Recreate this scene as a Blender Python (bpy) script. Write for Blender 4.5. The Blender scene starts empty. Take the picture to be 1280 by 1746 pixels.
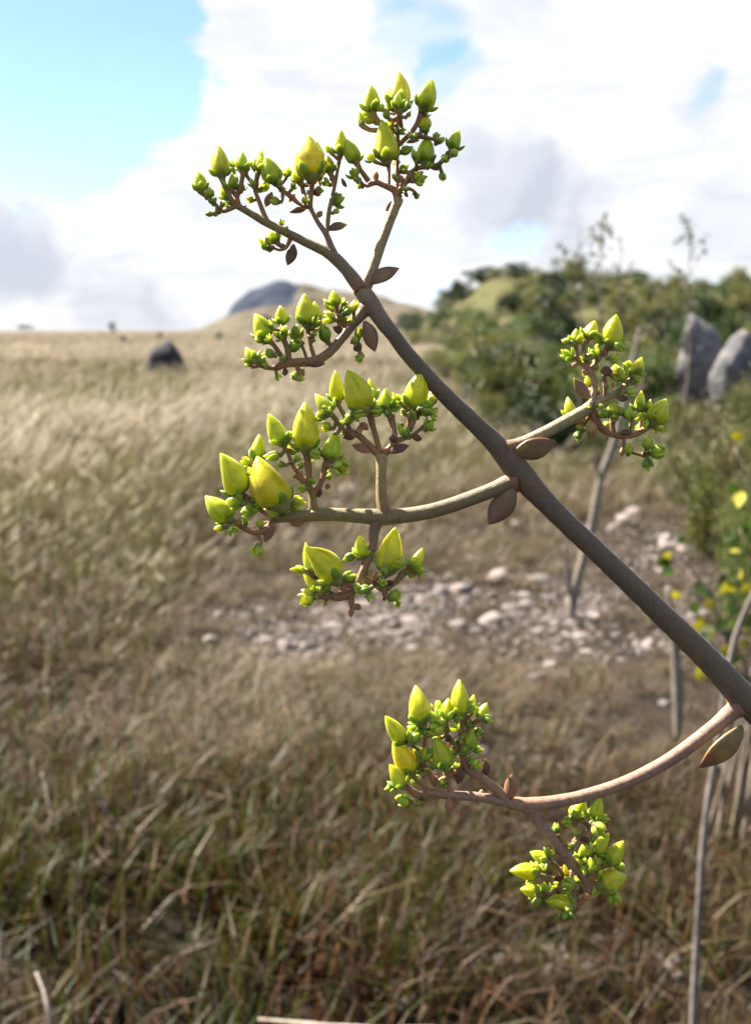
import bpy, math, random
import numpy as np
from mathutils import Vector, Matrix, noise, Euler

random.seed(11); np.random.seed(11)
scene = bpy.context.scene
C = scene.collection
R = math.radians

# ------------------------------------------------------------------ camera
W, Hh, F = 1280.0, 1746.0, 1850.0           # photograph size and focal length in its pixels
CAM = Vector((0, 0, 1.40))
HORIZON = 563.0
PITCH = math.atan((Hh/2 - HORIZON)/F)
FW = Vector((0, math.cos(PITCH), -math.sin(PITCH)))
UP = Vector((0, math.sin(PITCH), math.cos(PITCH)))
RT = Vector((1, 0, 0))
D0 = 0.40                                   # distance of the flower stalk
cd = bpy.data.cameras.new('camera'); cam = bpy.data.objects.new('camera', cd); C.objects.link(cam)
cam.location = CAM; cam.rotation_euler = (math.pi/2 - PITCH, 0, 0)
cd.sensor_fit = 'VERTICAL'; cd.sensor_height = 36; cd.sensor_width = 36*W/Hh
cd.lens = 36*F/Hh; cd.clip_start = 0.02; cd.clip_end = 20000
cd.dof.use_dof = True; cd.dof.focus_distance = D0; cd.dof.aperture_fstop = 13.5
scene.camera = cam

# ------------------------------------------------------------------ light
SUN_AZ, SUN_EL = -54.0, 46.0                # degrees from the view direction (left), above horizon
sd = Vector((math.sin(R(SUN_AZ))*math.cos(R(SUN_EL)), math.cos(R(SUN_AZ))*math.cos(R(SUN_EL)), math.sin(R(SUN_EL))))
sl = bpy.data.lights.new('sun', 'SUN'); sl.energy = 5.0; sl.angle = R(0.53); sl.color = (1.0, 0.93, 0.82)
so = bpy.data.objects.new('sun', sl); C.objects.link(so); so.location = (0, 0, 30)
so.rotation_euler = sd.to_track_quat('Z', 'Y').to_euler()
scene.view_settings.view_transform = 'Standard'; scene.view_settings.look = 'None'
scene.view_settings.exposure = 2.5; scene.view_settings.gamma = 1
scene.view_settings.use_curve_mapping = False
scene.render.engine = 'CYCLES'
cy = scene.cycles
cy.max_bounces = 5; cy.diffuse_bounces = 2; cy.glossy_bounces = 2; cy.transmission_bounces = 3; cy.transparent_max_bounces = 4
cy.caustics_reflective = False; cy.caustics_refractive = False; cy.use_adaptive_sampling = True; cy.adaptive_threshold = 0.018

def pix_dir(x, y):
    return FW + RT*((x - W/2)/F) + UP*((Hh/2 - y)/F)
def P(x, y, d):
    return CAM + pix_dir(x, y)*d

class NT:
    """small helper to write node trees"""
    def __init__(s, tree): s.t = tree; tree.nodes.clear()
    def n(s, typ, ins=None, **kw):
        nd = s.t.nodes.new(typ)
        for k, v in kw.items(): setattr(nd, k, v)
        for k, v in (ins or {}).items():
            if isinstance(v, bpy.types.NodeSocket): s.t.links.new(v, nd.inputs[k])
            else: nd.inputs[k].default_value = v
        return nd
    def math(s, op, a, b=0.0, c=None, clamp=False):
        nd = s.n('ShaderNodeMath', {0: a, 1: b}, operation=op, use_clamp=clamp)
        if c is not None:
            if isinstance(c, bpy.types.NodeSocket): s.t.links.new(c, nd.inputs[2])
            else: nd.inputs[2].default_value = c
        return nd.outputs[0]
    def vmath(s, op, a, b=None):
        nd = s.n('ShaderNodeVectorMath', {0: a}, operation=op)
        if b is not None:
            if isinstance(b, bpy.types.NodeSocket): s.t.links.new(b, nd.inputs[1])
            else: nd.inputs[1].default_value = b
        return nd
    def mix(s, f, a, b, typ='MIX'):
        nd = s.n('ShaderNodeMix', data_type='RGBA', blend_type=typ)
        for i, v in ((0, f), (6, a), (7, b)):
            if isinstance(v, bpy.types.NodeSocket): s.t.links.new(v, nd.inputs[i])
            else: nd.inputs[i].default_value = v if i == 0 else (tuple(v) + (1,))[:4]
        return nd.outputs[2]
    def rng(s, v, a, b, c=0.0, d=1.0, smooth=True):
        nd = s.n('ShaderNodeMapRange', {0: v, 1: a, 2: b, 3: c, 4: d})
        nd.interpolation_type = 'SMOOTHSTEP' if smooth else 'LINEAR'
        return nd.outputs[0]

def world():
    w = bpy.data.worlds.new('World'); scene.world = w; w.use_nodes = True
    t = NT(w.node_tree)
    sky = t.n('ShaderNodeTexSky', sky_type='NISHITA', sun_disc=False)
    sky.sun_elevation = R(SUN_EL); sky.sun_rotation = R(SUN_AZ % 360); sky.air_density = 1.0; sky.dust_density = 0.15; sky.altitude = 2200; sky.ozone_density = 1.5
    tc = t.n('ShaderNodeTexCoord')
    d = tc.outputs['Generated']
    sep = t.n('ShaderNodeSeparateXYZ', {0: d})
    zz = t.math('ADD', t.math('MAXIMUM', sep.outputs[2], 0.0), 0.16)
    flat = t.n('ShaderNodeCombineXYZ', {0: t.math('DIVIDE', sep.outputs[0], zz), 1: t.math('DIVIDE', sep.outputs[1], zz), 2: 0.0}).outputs[0]
    n1 = t.n('ShaderNodeTexNoise', {'Vector': flat, 'Scale': 1.25, 'Detail': 10.0, 'Roughness': 0.64, 'Distortion': 0.6}).outputs[0]
    n2 = t.n('ShaderNodeTexNoise', {'Vector': d, 'Scale': 7.0, 'Detail': 6.0, 'Roughness': 0.6}).outputs['Color']
    off = t.vmath('SCALE', t.vmath('SUBTRACT', n2, (0.5, 0.5, 0.5)).outputs[0]); off.inputs[3].default_value = 0.16
    dd = t.vmath('NORMALIZE', t.vmath('ADD', d, off.outputs[0]).outputs[0]).outputs[0]
    def blob(x, y, deg):
        v = pix_dir(x, y).normalized()
        dt = t.vmath('DOT_PRODUCT', dd, tuple(v)).outputs['Value']
        return t.rng(dt, math.cos(R(deg)), math.cos(R(deg*0.15)))
    def total(lst):
        o = None
        for x, y, deg, a in lst:
            b = t.math('MULTIPLY', blob(x, y, deg), a)
            o = b if o is None else t.math('ADD', o, b)
        return o
    blue = total([(60, 40, 8.5, 1.0), (190, 150, 6.0, 1.0), (-60, 130, 6, .9), (300, 90, 3.2, .6), (690, 40, 3.6, .6), (750, 150, 2.4, .55), (60, 250, 3, .3),
                  (335, 410, 2.2, .45), (700, 470, 3.2, .9), (880, 390, 2.0, .45), (560, -80, 4, .4), (1215, 150, 1.6, .4)])
    grey = total([(40, 425, 3.4, 1.0), (190, 508, 2.6, .6), (270, 512, 1.8, .4), (850, 320, 3.0, .7), (930, 345, 3.0, .5), (1010, 355, 2.4, .35), (1190, 160, 2.4, .3), (1230, 395, 2.8, .4)])
    bank = total([(900, 200, 26, .36), (300, 430, 22, .38)])
    cov = t.math('SUBTRACT', t.math('ADD', n1, bank), blue)
    cloud = t.rng(cov, 0.25, 0.80, 0.10, 1.0)
    g = t.math('MULTIPLY', t.math('ADD', grey, t.rng(n1, 0.62, 0.85, 0, .25)), 1.0, clamp=True)
    n5 = t.n('ShaderNodeTexNoise', {'Vector': flat, 'Scale': 2.6, 'Detail': 9.0, 'Roughness': 0.62, 'Distortion': 0.8}).outputs[0]
    ccol = t.mix(g, t.mix(t.rng(n5, .42, .66), (3.85, 3.85, 3.88), (3.15, 3.25, 3.45)), (2.35, 2.48, 2.8))
    lowhaze = t.rng(sep.outputs[2], 0.0, 0.10, 0.75, 0.0)
    base = t.mix(lowhaze, t.mix(1.0, sky.outputs[0], (.74, .80, .90), 'MULTIPLY'), (3.0, 3.35, 3.6))
    col = t.mix(t.math('MULTIPLY', cloud, 0.97), base, ccol)
    bg = t.n('ShaderNodeBackground', {'Color': col, 'Strength': 0.05})
    o = t.n('ShaderNodeOutputWorld', {'Surface': bg.outputs[0]})
world()

# ------------------------------------------------------------------ helpers
def tag(o, label, cat, group=None, kind=None):
    if label: o['label'] = label
    if cat: o['category'] = cat
    if group: o['group'] = group
    if kind: o['kind'] = kind
    return o
def empty(name, loc):
    o = bpy.data.objects.new(name, None); C.objects.link(o); o.location = loc
    o.empty_display_size = 0.1
    return o

class MB:
    """mesh builder with one colour per vertex"""
    def __init__(s): s.v = []; s.f = []; s.c = []
    def add(s, verts, faces, cols):
        k = len(s.v); s.v.extend(verts); s.f.extend([tuple(i + k for i in f) for f in faces])
        s.c.extend(cols if isinstance(cols, list) else [cols]*len(verts))
    def mesh(s, name, mat, smooth=True):
        m = bpy.data.meshes.new(name); m.from_pydata([tuple(v) for v in s.v], [], s.f)
        if s.c:
            a = m.color_attributes.new('Col', 'FLOAT_COLOR', 'POINT')
            a.data.foreach_set('color', np.array([(c[0], c[1], c[2], 1.0) for c in s.c], dtype=np.float32).ravel())
        if smooth: m.polygons.foreach_set('use_smooth', [True]*len(m.polygons))
        m.materials.append(mat); m.update()
        return m
    def build(s, name, mat, parent=None, smooth=True, col=C):
        o = bpy.data.objects.new(name, s.mesh(name, mat, smooth)); col.objects.link(o)
        if parent is not None:
            o.parent = parent
            o.matrix_parent_inverse = Matrix.Translation(-world_loc(parent))
        return o
def world_loc(o):
    return o.location.copy() if o.parent is None else Vector((0, 0, 0)) if o.type == 'MESH' else o.location.copy()

def lerp(a, b, t): return tuple(a[i] + (b[i] - a[i])*t for i in range(3))
def sm(a, b, x):
    t = min(1, max(0, (x - a)/(b - a))); return t*t*(3 - 2*t)

def catmull(pts, rad, cols, step):
    P_, R_, C_ = [], [], []
    n = len(pts)
    for i in range(n - 1):
        p0 = pts[max(i-1, 0)]; p1 = pts[i]; p2 = pts[i+1]; p3 = pts[min(i+2, n-1)]
        k = max(2, int((p2 - p1).length/step))
        for j in range(k):
            t = j/k; t2 = t*t; t3 = t2*t
            P_.append(0.5*((2*p1) + (p2 - p0)*t + (2*p0 - 5*p1 + 4*p2 - p3)*t2 + (3*p1 - p0 - 3*p2 + p3)*t3))
            R_.append(rad[i] + (rad[i+1] - rad[i])*t); C_.append(lerp(cols[i], cols[i+1], t))
    P_.append(pts[-1]); R_.append(rad[-1]); C_.append(cols[-1])
    return P_, R_, C_
def tube(mb, pts, rad, cols, n=10, step=None, cap=True, rough=0.0):
    if step is None: step = max(rad)*0.9
    p, r, c = catmull(pts, rad, cols, step)
    V, Fc, Cc = [], [], []
    t0 = (p[1] - p[0]).normalized()
    nrm = t0.orthogonal().normalized()
    for i in range(len(p)):
        t = (p[min(i+1, len(p)-1)] - p[max(i-1, 0)])
        if t.length < 1e-9: t = t0
        t = t.normalized()
        nrm = (nrm - t*nrm.dot(t)).normalized(); b = t.cross(nrm)
        for k in range(n):
            a = 2*math.pi*k/n
            rr = r[i]
            if rough:
                q = p[i] + (nrm*math.cos(a) + b*math.sin(a))*r[i]
                rr *= 1 + rough*noise.noise(q*(1.2/max(r[i], 1e-4)))
            V.append(p[i] + (nrm*math.cos(a) + b*math.sin(a))*rr); Cc.append(c[i])
    for i in range(len(p) - 1):
        for k in range(n):
            Fc.append((i*n+k, i*n+(k+1) % n, (i+1)*n+(k+1) % n, (i+1)*n+k))
    if cap:
        Fc.append(tuple(range(n-1, -1, -1))); Fc.append(tuple((len(p)-1)*n + k for k in range(n)))
    mb.add(V, Fc, Cc)

# ------------------------------------------------------------------ materials
def mat_new(name):
    m = bpy.data.materials.new(name); m.use_nodes = True
    return m, NT(m.node_tree)
def out(t, sh): t.n('ShaderNodeOutputMaterial', {'Surface': sh})

def mat_stem():
    m, t = mat_new('felted_stem')
    col = t.n('ShaderNodeVertexColor', layer_name='Col').outputs[0]
    tc = t.n('ShaderNodeTexCoord').outputs['Object']
    nz = t.n('ShaderNodeTexNoise', {'Vector': tc, 'Scale': 420.0, 'Detail': 4.0, 'Roughness': 0.7}).outputs[0]
    n2 = t.n('ShaderNodeTexNoise', {'Vector': tc, 'Scale': 2600.0, 'Detail': 2.0}).outputs[0]
    c2 = t.mix(1.0, col, t.mix(t.rng(nz, .3, .7), (.85, .85, .85), (1.12, 1.11, 1.08)), 'MULTIPLY')
    c2 = t.mix(1.0, c2, t.mix(t.rng(n2, .35, .65), (.8, .8, .8), (1.18, 1.18, 1.18)), 'MULTIPLY')
    n3 = t.n('ShaderNodeTexNoise', {'Vector': tc, 'Scale': 75.0, 'Detail': 5.0, 'Roughness': 0.6}).outputs[0]
    c2 = t.mix(t.rng(n3, .5, .68, 0, .45), c2, (.16, .085, .045))
    n4 = t.n('ShaderNodeTexNoise', {'Vector': tc, 'Scale': 900.0, 'Detail': 1.0}).outputs[0]
    c2 = t.mix(t.rng(n4, .66, .72, 0, .5), c2, (.035, .022, .014))
    bp = t.n('ShaderNodeBump', {'Height': t.math('ADD', nz, t.math('MULTIPLY', n2, .6)), 'Strength': 0.6, 'Distance': 0.0009})
    b = t.n('ShaderNodeBsdfPrincipled', {'Base Color': c2, 'Roughness': 0.55, 'Normal': bp.outputs[0], 'Sheen Weight': 0.08, 'Sheen Roughness': 0.4, 'Specular IOR Level': 0.4})
    out(t, b.outputs[0]); return m
def mat_bud(name='fleshy_bud', rough=0.35, sss=0.5, trans=0.34, scale=0.007):
    m, t = mat_new(name)
    col = t.n('ShaderNodeVertexColor', layer_name='Col').outputs[0]
    tc = t.n('ShaderNodeTexCoord').outputs['Object']
    nz = t.n('ShaderNodeTexNoise', {'Vector': tc, 'Scale': 300.0, 'Detail': 4.0, 'Roughness': 0.6}).outputs[0]
    n2 = t.n('ShaderNodeTexNoise', {'Vector': tc, 'Scale': 1500.0, 'Detail': 2.0}).outputs[0]
    c2 = t.mix(1.0, col, t.mix(t.rng(nz, .3, .7), (.82, .86, .8), (1.12, 1.08, 1.1)), 'MULTIPLY')
    n3 = t.n('ShaderNodeTexNoise', {'Vector': tc, 'Scale': 130.0, 'Detail': 3.0}).outputs[0]
    c2 = t.mix(t.rng(n3, .52, .70, 0, .30), c2, (.42, .30, .02))
    n4 = t.n('ShaderNodeTexNoise', {'Vector': tc, 'Scale': 700.0, 'Detail': 1.0}).outputs[0]
    c2 = t.mix(t.rng(n4, .68, .74, 0, .45), c2, (.20, .15, .02))
    bp = t.n('ShaderNodeBump', {'Height': t.math('ADD', nz, t.math('MULTIPLY', n2, .3)), 'Strength': 0.25, 'Distance': 0.0008})
    b = t.n('ShaderNodeBsdfPrincipled', {'Base Color': c2, 'Roughness': rough, 'Normal': bp.outputs[0], 'Subsurface Weight': sss,
            'Subsurface Radius': (1.0, 0.85, 0.15), 'Subsurface Scale': scale, 'Specular IOR Level': 0.5, 'Sheen Weight': 0.12})
    tr = t.n('ShaderNodeBsdfTranslucent', {'Color': c2})
    mx = t.n('ShaderNodeMixShader', {0: trans, 1: b.outputs[0], 2: tr.outputs[0]})
    out(t, mx.outputs[0]); return m
def mat_leaf(name, trans=0.4, rough=0.5, var=0.35, vcol=True, col=(.1, .1, .03)):
    m, t = mat_new(name)
    c = t.n('ShaderNodeVertexColor', layer_name='Col').outputs[0] if vcol else t.n('ShaderNodeRGB').outputs[0]
    if not vcol: c.node.outputs[0].default_value = (*col, 1)
    oi = t.n('ShaderNodeObjectInfo').outputs['Random']
    k = t.mix(oi, (1-var, 1-var, 1-var), (1+var, 1+var*.9, 1+var*.6))
    c2 = t.mix(1.0, c, k, 'MULTIPLY')
    b = t.n('ShaderNodeBsdfPrincipled', {'Base Color': c2, 'Roughness': rough, 'Specular IOR Level': 0.3})
    tr = t.n('ShaderNodeBsdfTranslucent', {'Color': c2})
    mx = t.n('ShaderNodeMixShader', {0: trans, 1: b.outputs[0], 2: tr.outputs[0]})
    out(t, mx.outputs[0]); return m
def mat_rock(name, a, b_, c_, scale=6.0, bump=0.6, dist=0.03):
    m, t = mat_new(name)
    tc = t.n('ShaderNodeTexCoord').outputs['Object']
    oi = t.n('ShaderNodeObjectInfo').outputs['Random']
    v = t.vmath('ADD', tc, t.n('ShaderNodeCombineXYZ', {0: t.math('MULTIPLY', oi, 37.0), 1: oi, 2: oi}).outputs[0]).outputs[0]
    n1 = t.n('ShaderNodeTexNoise', {'Vector': v, 'Scale': scale, 'Detail': 8.0, 'Roughness': 0.65}).outputs[0]
    n2 = t.n('ShaderNodeTexNoise', {'Vector': v, 'Scale': scale*4.5, 'Detail': 6.0, 'Roughness': 0.7}).outputs[0]
    n3 = t.n('ShaderNodeTexVoronoi', {'Vector': v, 'Scale': scale*1.7}).outputs[0]
    c = t.mix(t.rng(n1, .38, .62), a, b_); c = t.mix(t.rng(n2, .52, .72), c, c_)
    c = t.mix(1.0, c, t.mix(oi, (.72, .72, .74), (1.18, 1.14, 1.1)), 'MULTIPLY')
    h = t.math('ADD', t.math('ADD', n1, t.math('MULTIPLY', n2, .5)), t.math('MULTIPLY', n3, -.4))
    bp = t.n('ShaderNodeBump', {'Height': h, 'Strength': bump, 'Distance': dist})
    b = t.n('ShaderNodeBsdfPrincipled', {'Base Color': c, 'Roughness': 0.88, 'Normal': bp.outputs[0], 'Specular IOR Level': 0.25})
    out(t, b.outputs[0]); return m

M_STEM = mat_stem(); M_BUD = mat_bud(); M_SEP = mat_bud('fleshy_sepal', .45, .5, .22, .005); M_BRACT = mat_bud('leathery_bract', .5, .25, .12, .003)
M_GRASS = mat_leaf('grass_blade', 0.38, 0.55, 0.3)
M_FOL = mat_leaf('foliage', 0.32, 0.5, 0.28)
M_WOOD = mat_rock('grey_bark', (.13, .11, .095), (.20, .18, .155), (.075, .062, .052), 40, .5, .004)
M_STICK = mat_rock('bleached_stick', (.20, .17, .14), (.30, .26, .22), (.10, .08, .065), 60, .5, .003)
M_BARK = mat_rock('brown_bark', (.10, .08, .06), (.16, .13, .10), (.06, .05, .04), 20, .5, .01)
M_STONE = mat_rock('limestone_rubble', (.21, .175, .165), (.40, .35, .33), (.07, .058, .055), 9, .8, .02)
M_LIME = mat_rock('grey_limestone', (.09, .09, .10), (.17, .165, .165), (.03, .03, .034), 5, 1.0, .06)
M_DARK = mat_rock('dark_boulder', (.018, .018, .024), (.034, .033, .042), (.012, .012, .015), 3, 1.0, .06)

# ------------------------------------------------------------------ terrain
def Hgt(x, y):
    """ground height"""
    edge = 4.5 + 2.5*noise.noise(Vector((y*0.02, 3.1, 0)))
    h = sm(edge - 1.5, edge + 15, x - max(0, (18 - y))*0.35)*sm(13, 95, y)*4.0
    h += sm(50, 120, y)*4.2*math.exp(-((x - 14)/9.0)**2 - ((y - 128)/34.0)**2)
    h *= 1 - sm(170, 330, y)*0.8
    h += 0.05*noise.noise(Vector((x*0.45, y*0.45, 0)))*sm(0.5, 3, y) + 0.25*noise.noise(Vector((x*0.03, y*0.03, 5)))*sm(12, 60, y)
    if h < -0.3: h = -0.3
    return h
def G(px, py, near=0.3, far=2500):
    """where the ray through a pixel of the photograph meets the ground"""
    d = pix_dir(px, py); a = near; s = near
    while s < far:
        p = CAM + d*s
        if p.z <= Hgt(p.x, p.y): break
        a = s; s *= 1.05
    for _ in range(24):
        mth = (a + s)/2; p = CAM + d*mth
        if p.z <= Hgt(p.x, p.y): s = mth
        else: a = mth
    p = CAM + d*s
    return Vector((p.x, p.y, Hgt(p.x, p.y)))
def at_depth(px, py, dist):
    return P(px, py, dist)

def mat_ground():
    m, t = mat_new('grassland_soil')
    geo = t.n('ShaderNodeNewGeometry').outputs['Position']
    n1 = t.n('ShaderNodeTexNoise', {'Vector': geo, 'Scale': 3.0, 'Detail': 8.0, 'Roughness': 0.7}).outputs[0]
    n2 = t.n('ShaderNodeTexNoise', {'Vector': geo, 'Scale': 0.09, 'Detail': 6.0, 'Roughness': 0.6}).outputs[0]
    n3 = t.n('ShaderNodeTexNoise', {'Vector': geo, 'Scale': 40.0, 'Detail': 5.0, 'Roughness': 0.7}).outputs[0]
    sep = t.n('ShaderNodeSeparateXYZ', {0: geo})
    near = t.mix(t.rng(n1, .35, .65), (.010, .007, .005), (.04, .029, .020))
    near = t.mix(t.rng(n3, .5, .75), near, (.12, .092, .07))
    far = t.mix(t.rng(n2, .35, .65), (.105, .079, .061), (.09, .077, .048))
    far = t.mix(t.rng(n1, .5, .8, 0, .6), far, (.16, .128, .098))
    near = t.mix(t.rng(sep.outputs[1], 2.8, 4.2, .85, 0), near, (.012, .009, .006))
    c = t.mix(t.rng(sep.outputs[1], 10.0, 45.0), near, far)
    hill = t.mix(t.rng(n1, .35, .65), (.075, .068, .026), (.035, .043, .010))
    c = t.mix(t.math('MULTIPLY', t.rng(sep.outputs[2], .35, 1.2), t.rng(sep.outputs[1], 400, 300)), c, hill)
    bp = t.n('ShaderNodeBump', {'Height': t.math('ADD', n1, n3), 'Strength': 0.7, 'Distance': 0.05})
    b = t.n('ShaderNodeBsdfPrincipled', {'Base Color': c, 'Roughness': 0.95, 'Normal': bp.outputs[0], 'Specular IOR Level': 0.1})
    out(t, b.outputs[0]); return m
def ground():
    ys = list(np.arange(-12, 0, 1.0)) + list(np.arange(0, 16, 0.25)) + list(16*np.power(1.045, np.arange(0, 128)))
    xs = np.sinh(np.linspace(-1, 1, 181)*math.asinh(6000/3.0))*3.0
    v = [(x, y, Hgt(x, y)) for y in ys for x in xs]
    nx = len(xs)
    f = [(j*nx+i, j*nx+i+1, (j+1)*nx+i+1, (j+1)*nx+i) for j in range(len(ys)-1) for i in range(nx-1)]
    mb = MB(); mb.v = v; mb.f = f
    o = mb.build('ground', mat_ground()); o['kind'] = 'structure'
ground()

def mountain():
    m, t = mat_new('mountain_slopes')
    geo = t.n('ShaderNodeNewGeometry')
    pos = geo.outputs['Position']
    n1 = t.n('ShaderNodeTexNoise', {'Vector': pos, 'Scale': 0.03, 'Detail': 9.0, 'Roughness': 0.68}).outputs[0]
    n2 = t.n('ShaderNodeTexNoise', {'Vector': pos, 'Scale': 0.16, 'Detail': 6.0, 'Roughness': 0.7}).outputs[0]
    col = t.n('ShaderNodeVertexColor', layer_name='Col').outputs[0]
    rock = t.mix(t.rng(n2, .4, .65), (.013, .019, .036), (.032, .040, .066))  # blue of distant haze is mixed into the rock colour, no air volume
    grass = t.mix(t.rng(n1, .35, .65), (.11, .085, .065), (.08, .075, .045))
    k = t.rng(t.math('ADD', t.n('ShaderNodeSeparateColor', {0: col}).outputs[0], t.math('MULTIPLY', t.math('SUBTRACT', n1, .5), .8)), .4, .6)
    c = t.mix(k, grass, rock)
    bp = t.n('ShaderNodeBump', {'Height': t.math('ADD', n1, t.math('MULTIPLY', n2, .4)), 'Strength': 0.9, 'Distance': 6.0})
    b = t.n('ShaderNodeBsdfPrincipled', {'Base Color': c, 'Roughness': 0.95, 'Normal': bp.outputs[0], 'Specular IOR Level': 0.1})
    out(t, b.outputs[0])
    D = 1300.0
    prof = [(250, 0), (330, 2), (362, 10), (398, 28), (404, 44), (418, 58), (438, 70), (458, 80), (476, 88), (492, 86), (505, 80), (520, 79), (560, 70), (590, 68), (630, 62), (665, 56), (700, 44), (760, 28), (830, 14), (900, 4), (960, 0)]
    px = np.array([p[0] for p in prof], float); ph = np.array([p[1] for p in prof], float)
    mb = MB(); nx, ny = 180, 70
    xs = np.linspace(250, 960, nx); vs = np.linspace(-1, 1, ny)
    V, Cc = [], []
    for j in range(ny):
        for i in range(nx):
            x = (xs[i] - 640)/F*D; w = vs[j]
            sharp = 1 - abs(w)**(1.25)
            h = np.interp(xs[i] + 10*noise.noise(Vector((i*.1, j*.15, 0))), px, ph)/F*D*max(0, sharp)
            y = D + w*150
            q = Vector((x*.03, y*.03, h*.03))
            h += (noise.fractal(q, 1.0, 2.0, 5)*4.0)*min(1, h/12.0)
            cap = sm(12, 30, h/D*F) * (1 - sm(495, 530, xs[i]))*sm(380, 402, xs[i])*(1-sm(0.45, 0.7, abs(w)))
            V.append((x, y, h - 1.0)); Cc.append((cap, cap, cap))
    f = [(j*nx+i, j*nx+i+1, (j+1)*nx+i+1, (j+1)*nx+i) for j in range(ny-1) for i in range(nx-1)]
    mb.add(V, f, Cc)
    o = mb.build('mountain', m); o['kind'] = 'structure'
mountain()

# ------------------------------------------------------------------ boulders and stones
def rock_mesh(name, mat, seed, sx, sy, sz, sub=3, amp=0.35, flat=0.25, blocky=False):
    rnd = random.Random(seed)
    import bmesh
    bm = bmesh.new(); bmesh.ops.create_icosphere(bm, subdivisions=sub, radius=1.0)
    o = Vector((rnd.uniform(-50, 50), rnd.uniform(-50, 50), rnd.uniform(-50, 50)))
    planes = [(Vector((rnd.gauss(0, 1), rnd.gauss(0, 1), rnd.gauss(0, 1))).normalized(), rnd.uniform(.6, .9)) for _ in range(9)]
    for v in bm.verts:
        d = v.co.normalized()
        if blocky: d = d/((abs(d.x)**3 + abs(d.y)**3 + abs(d.z)**3)**(1/3))
        r = 1 + amp*noise.fractal(d*(1.3 if sub < 4 else 1.9) + o, 1.0, 2.0, 4)
        p = d*r
        for n_, k in planes:
            e = p.dot(n_) - k
            if e > 0: p -= n_*e*0.85
        v.co = Vector((p.x*sx, p.y*sy, max(p.z, -flat)*sz + flat*sz*0.6))
    m = bpy.data.meshes.new(name); bm.to_mesh(m); bm.free(); m.materials.append(mat)
    m.polygons.foreach_set('use_smooth', [True]*len(m.polygons))
    return m
def rock(name, mesh, loc, rz, label, cat, group=None, sc=1.0):
    o = bpy.data.objects.new(name, mesh); C.objects.link(o); o.location = loc; o.rotation_euler = (0, 0, rz); o.scale = (sc, sc, sc)
    return tag(o, label, cat, group)

g = G(289, 640)
k = g.y/F
rock('boulder', rock_mesh('boulder', M_DARK, 5, 38*k, 34*k, 54*k, 3, .35, .2), g - Vector((0, 0, .03)), .4, 'dark blue grey boulder standing alone in the open pale grass', 'boulder')
g = G(776, 643); k = g.y/F
rock('boulder', rock_mesh('boulder', M_DARK, 8, 27*k, 25*k, 24*k, 4, .3, .2), g, 1.0, 'low dark boulder in the grass at the foot of the bushy hillside', 'boulder')
g = G(245, 690); k = g.y/F
rock('boulder', rock_mesh('boulder', M_DARK, 9, 10*k, 10*k, 12*k, 3, .3, .2), g, 1.0, 'small dark stone half hidden in grass below the lone boulder', 'boulder')
for (px, py, d, wx, hz, seed, lab) in ((1193, 640, 19, 21, 108, 21, 'tall pointed grey limestone boulder among the bushes on the slope'),
                                       (1247, 650, 18, 20, 82, 33, 'shorter grey limestone boulder leaning beside the tall pointed one')):
    x = (px - 640)/F*d; k = d/F
    p = Vector((x, d, Hgt(x, d)))
    top = P(px, py - hz, d).z
    h = top - p.z
    rock('boulder', rock_mesh('boulder', M_LIME, seed, wx*k*1.9, wx*k*1.5, h*.55, 4, .30, .9, True), Vector((p.x, p.y, p.z + h*.5 - h*.55*.54 - h*.03)), random.uniform(0, 6), lab, 'boulder')

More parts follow.
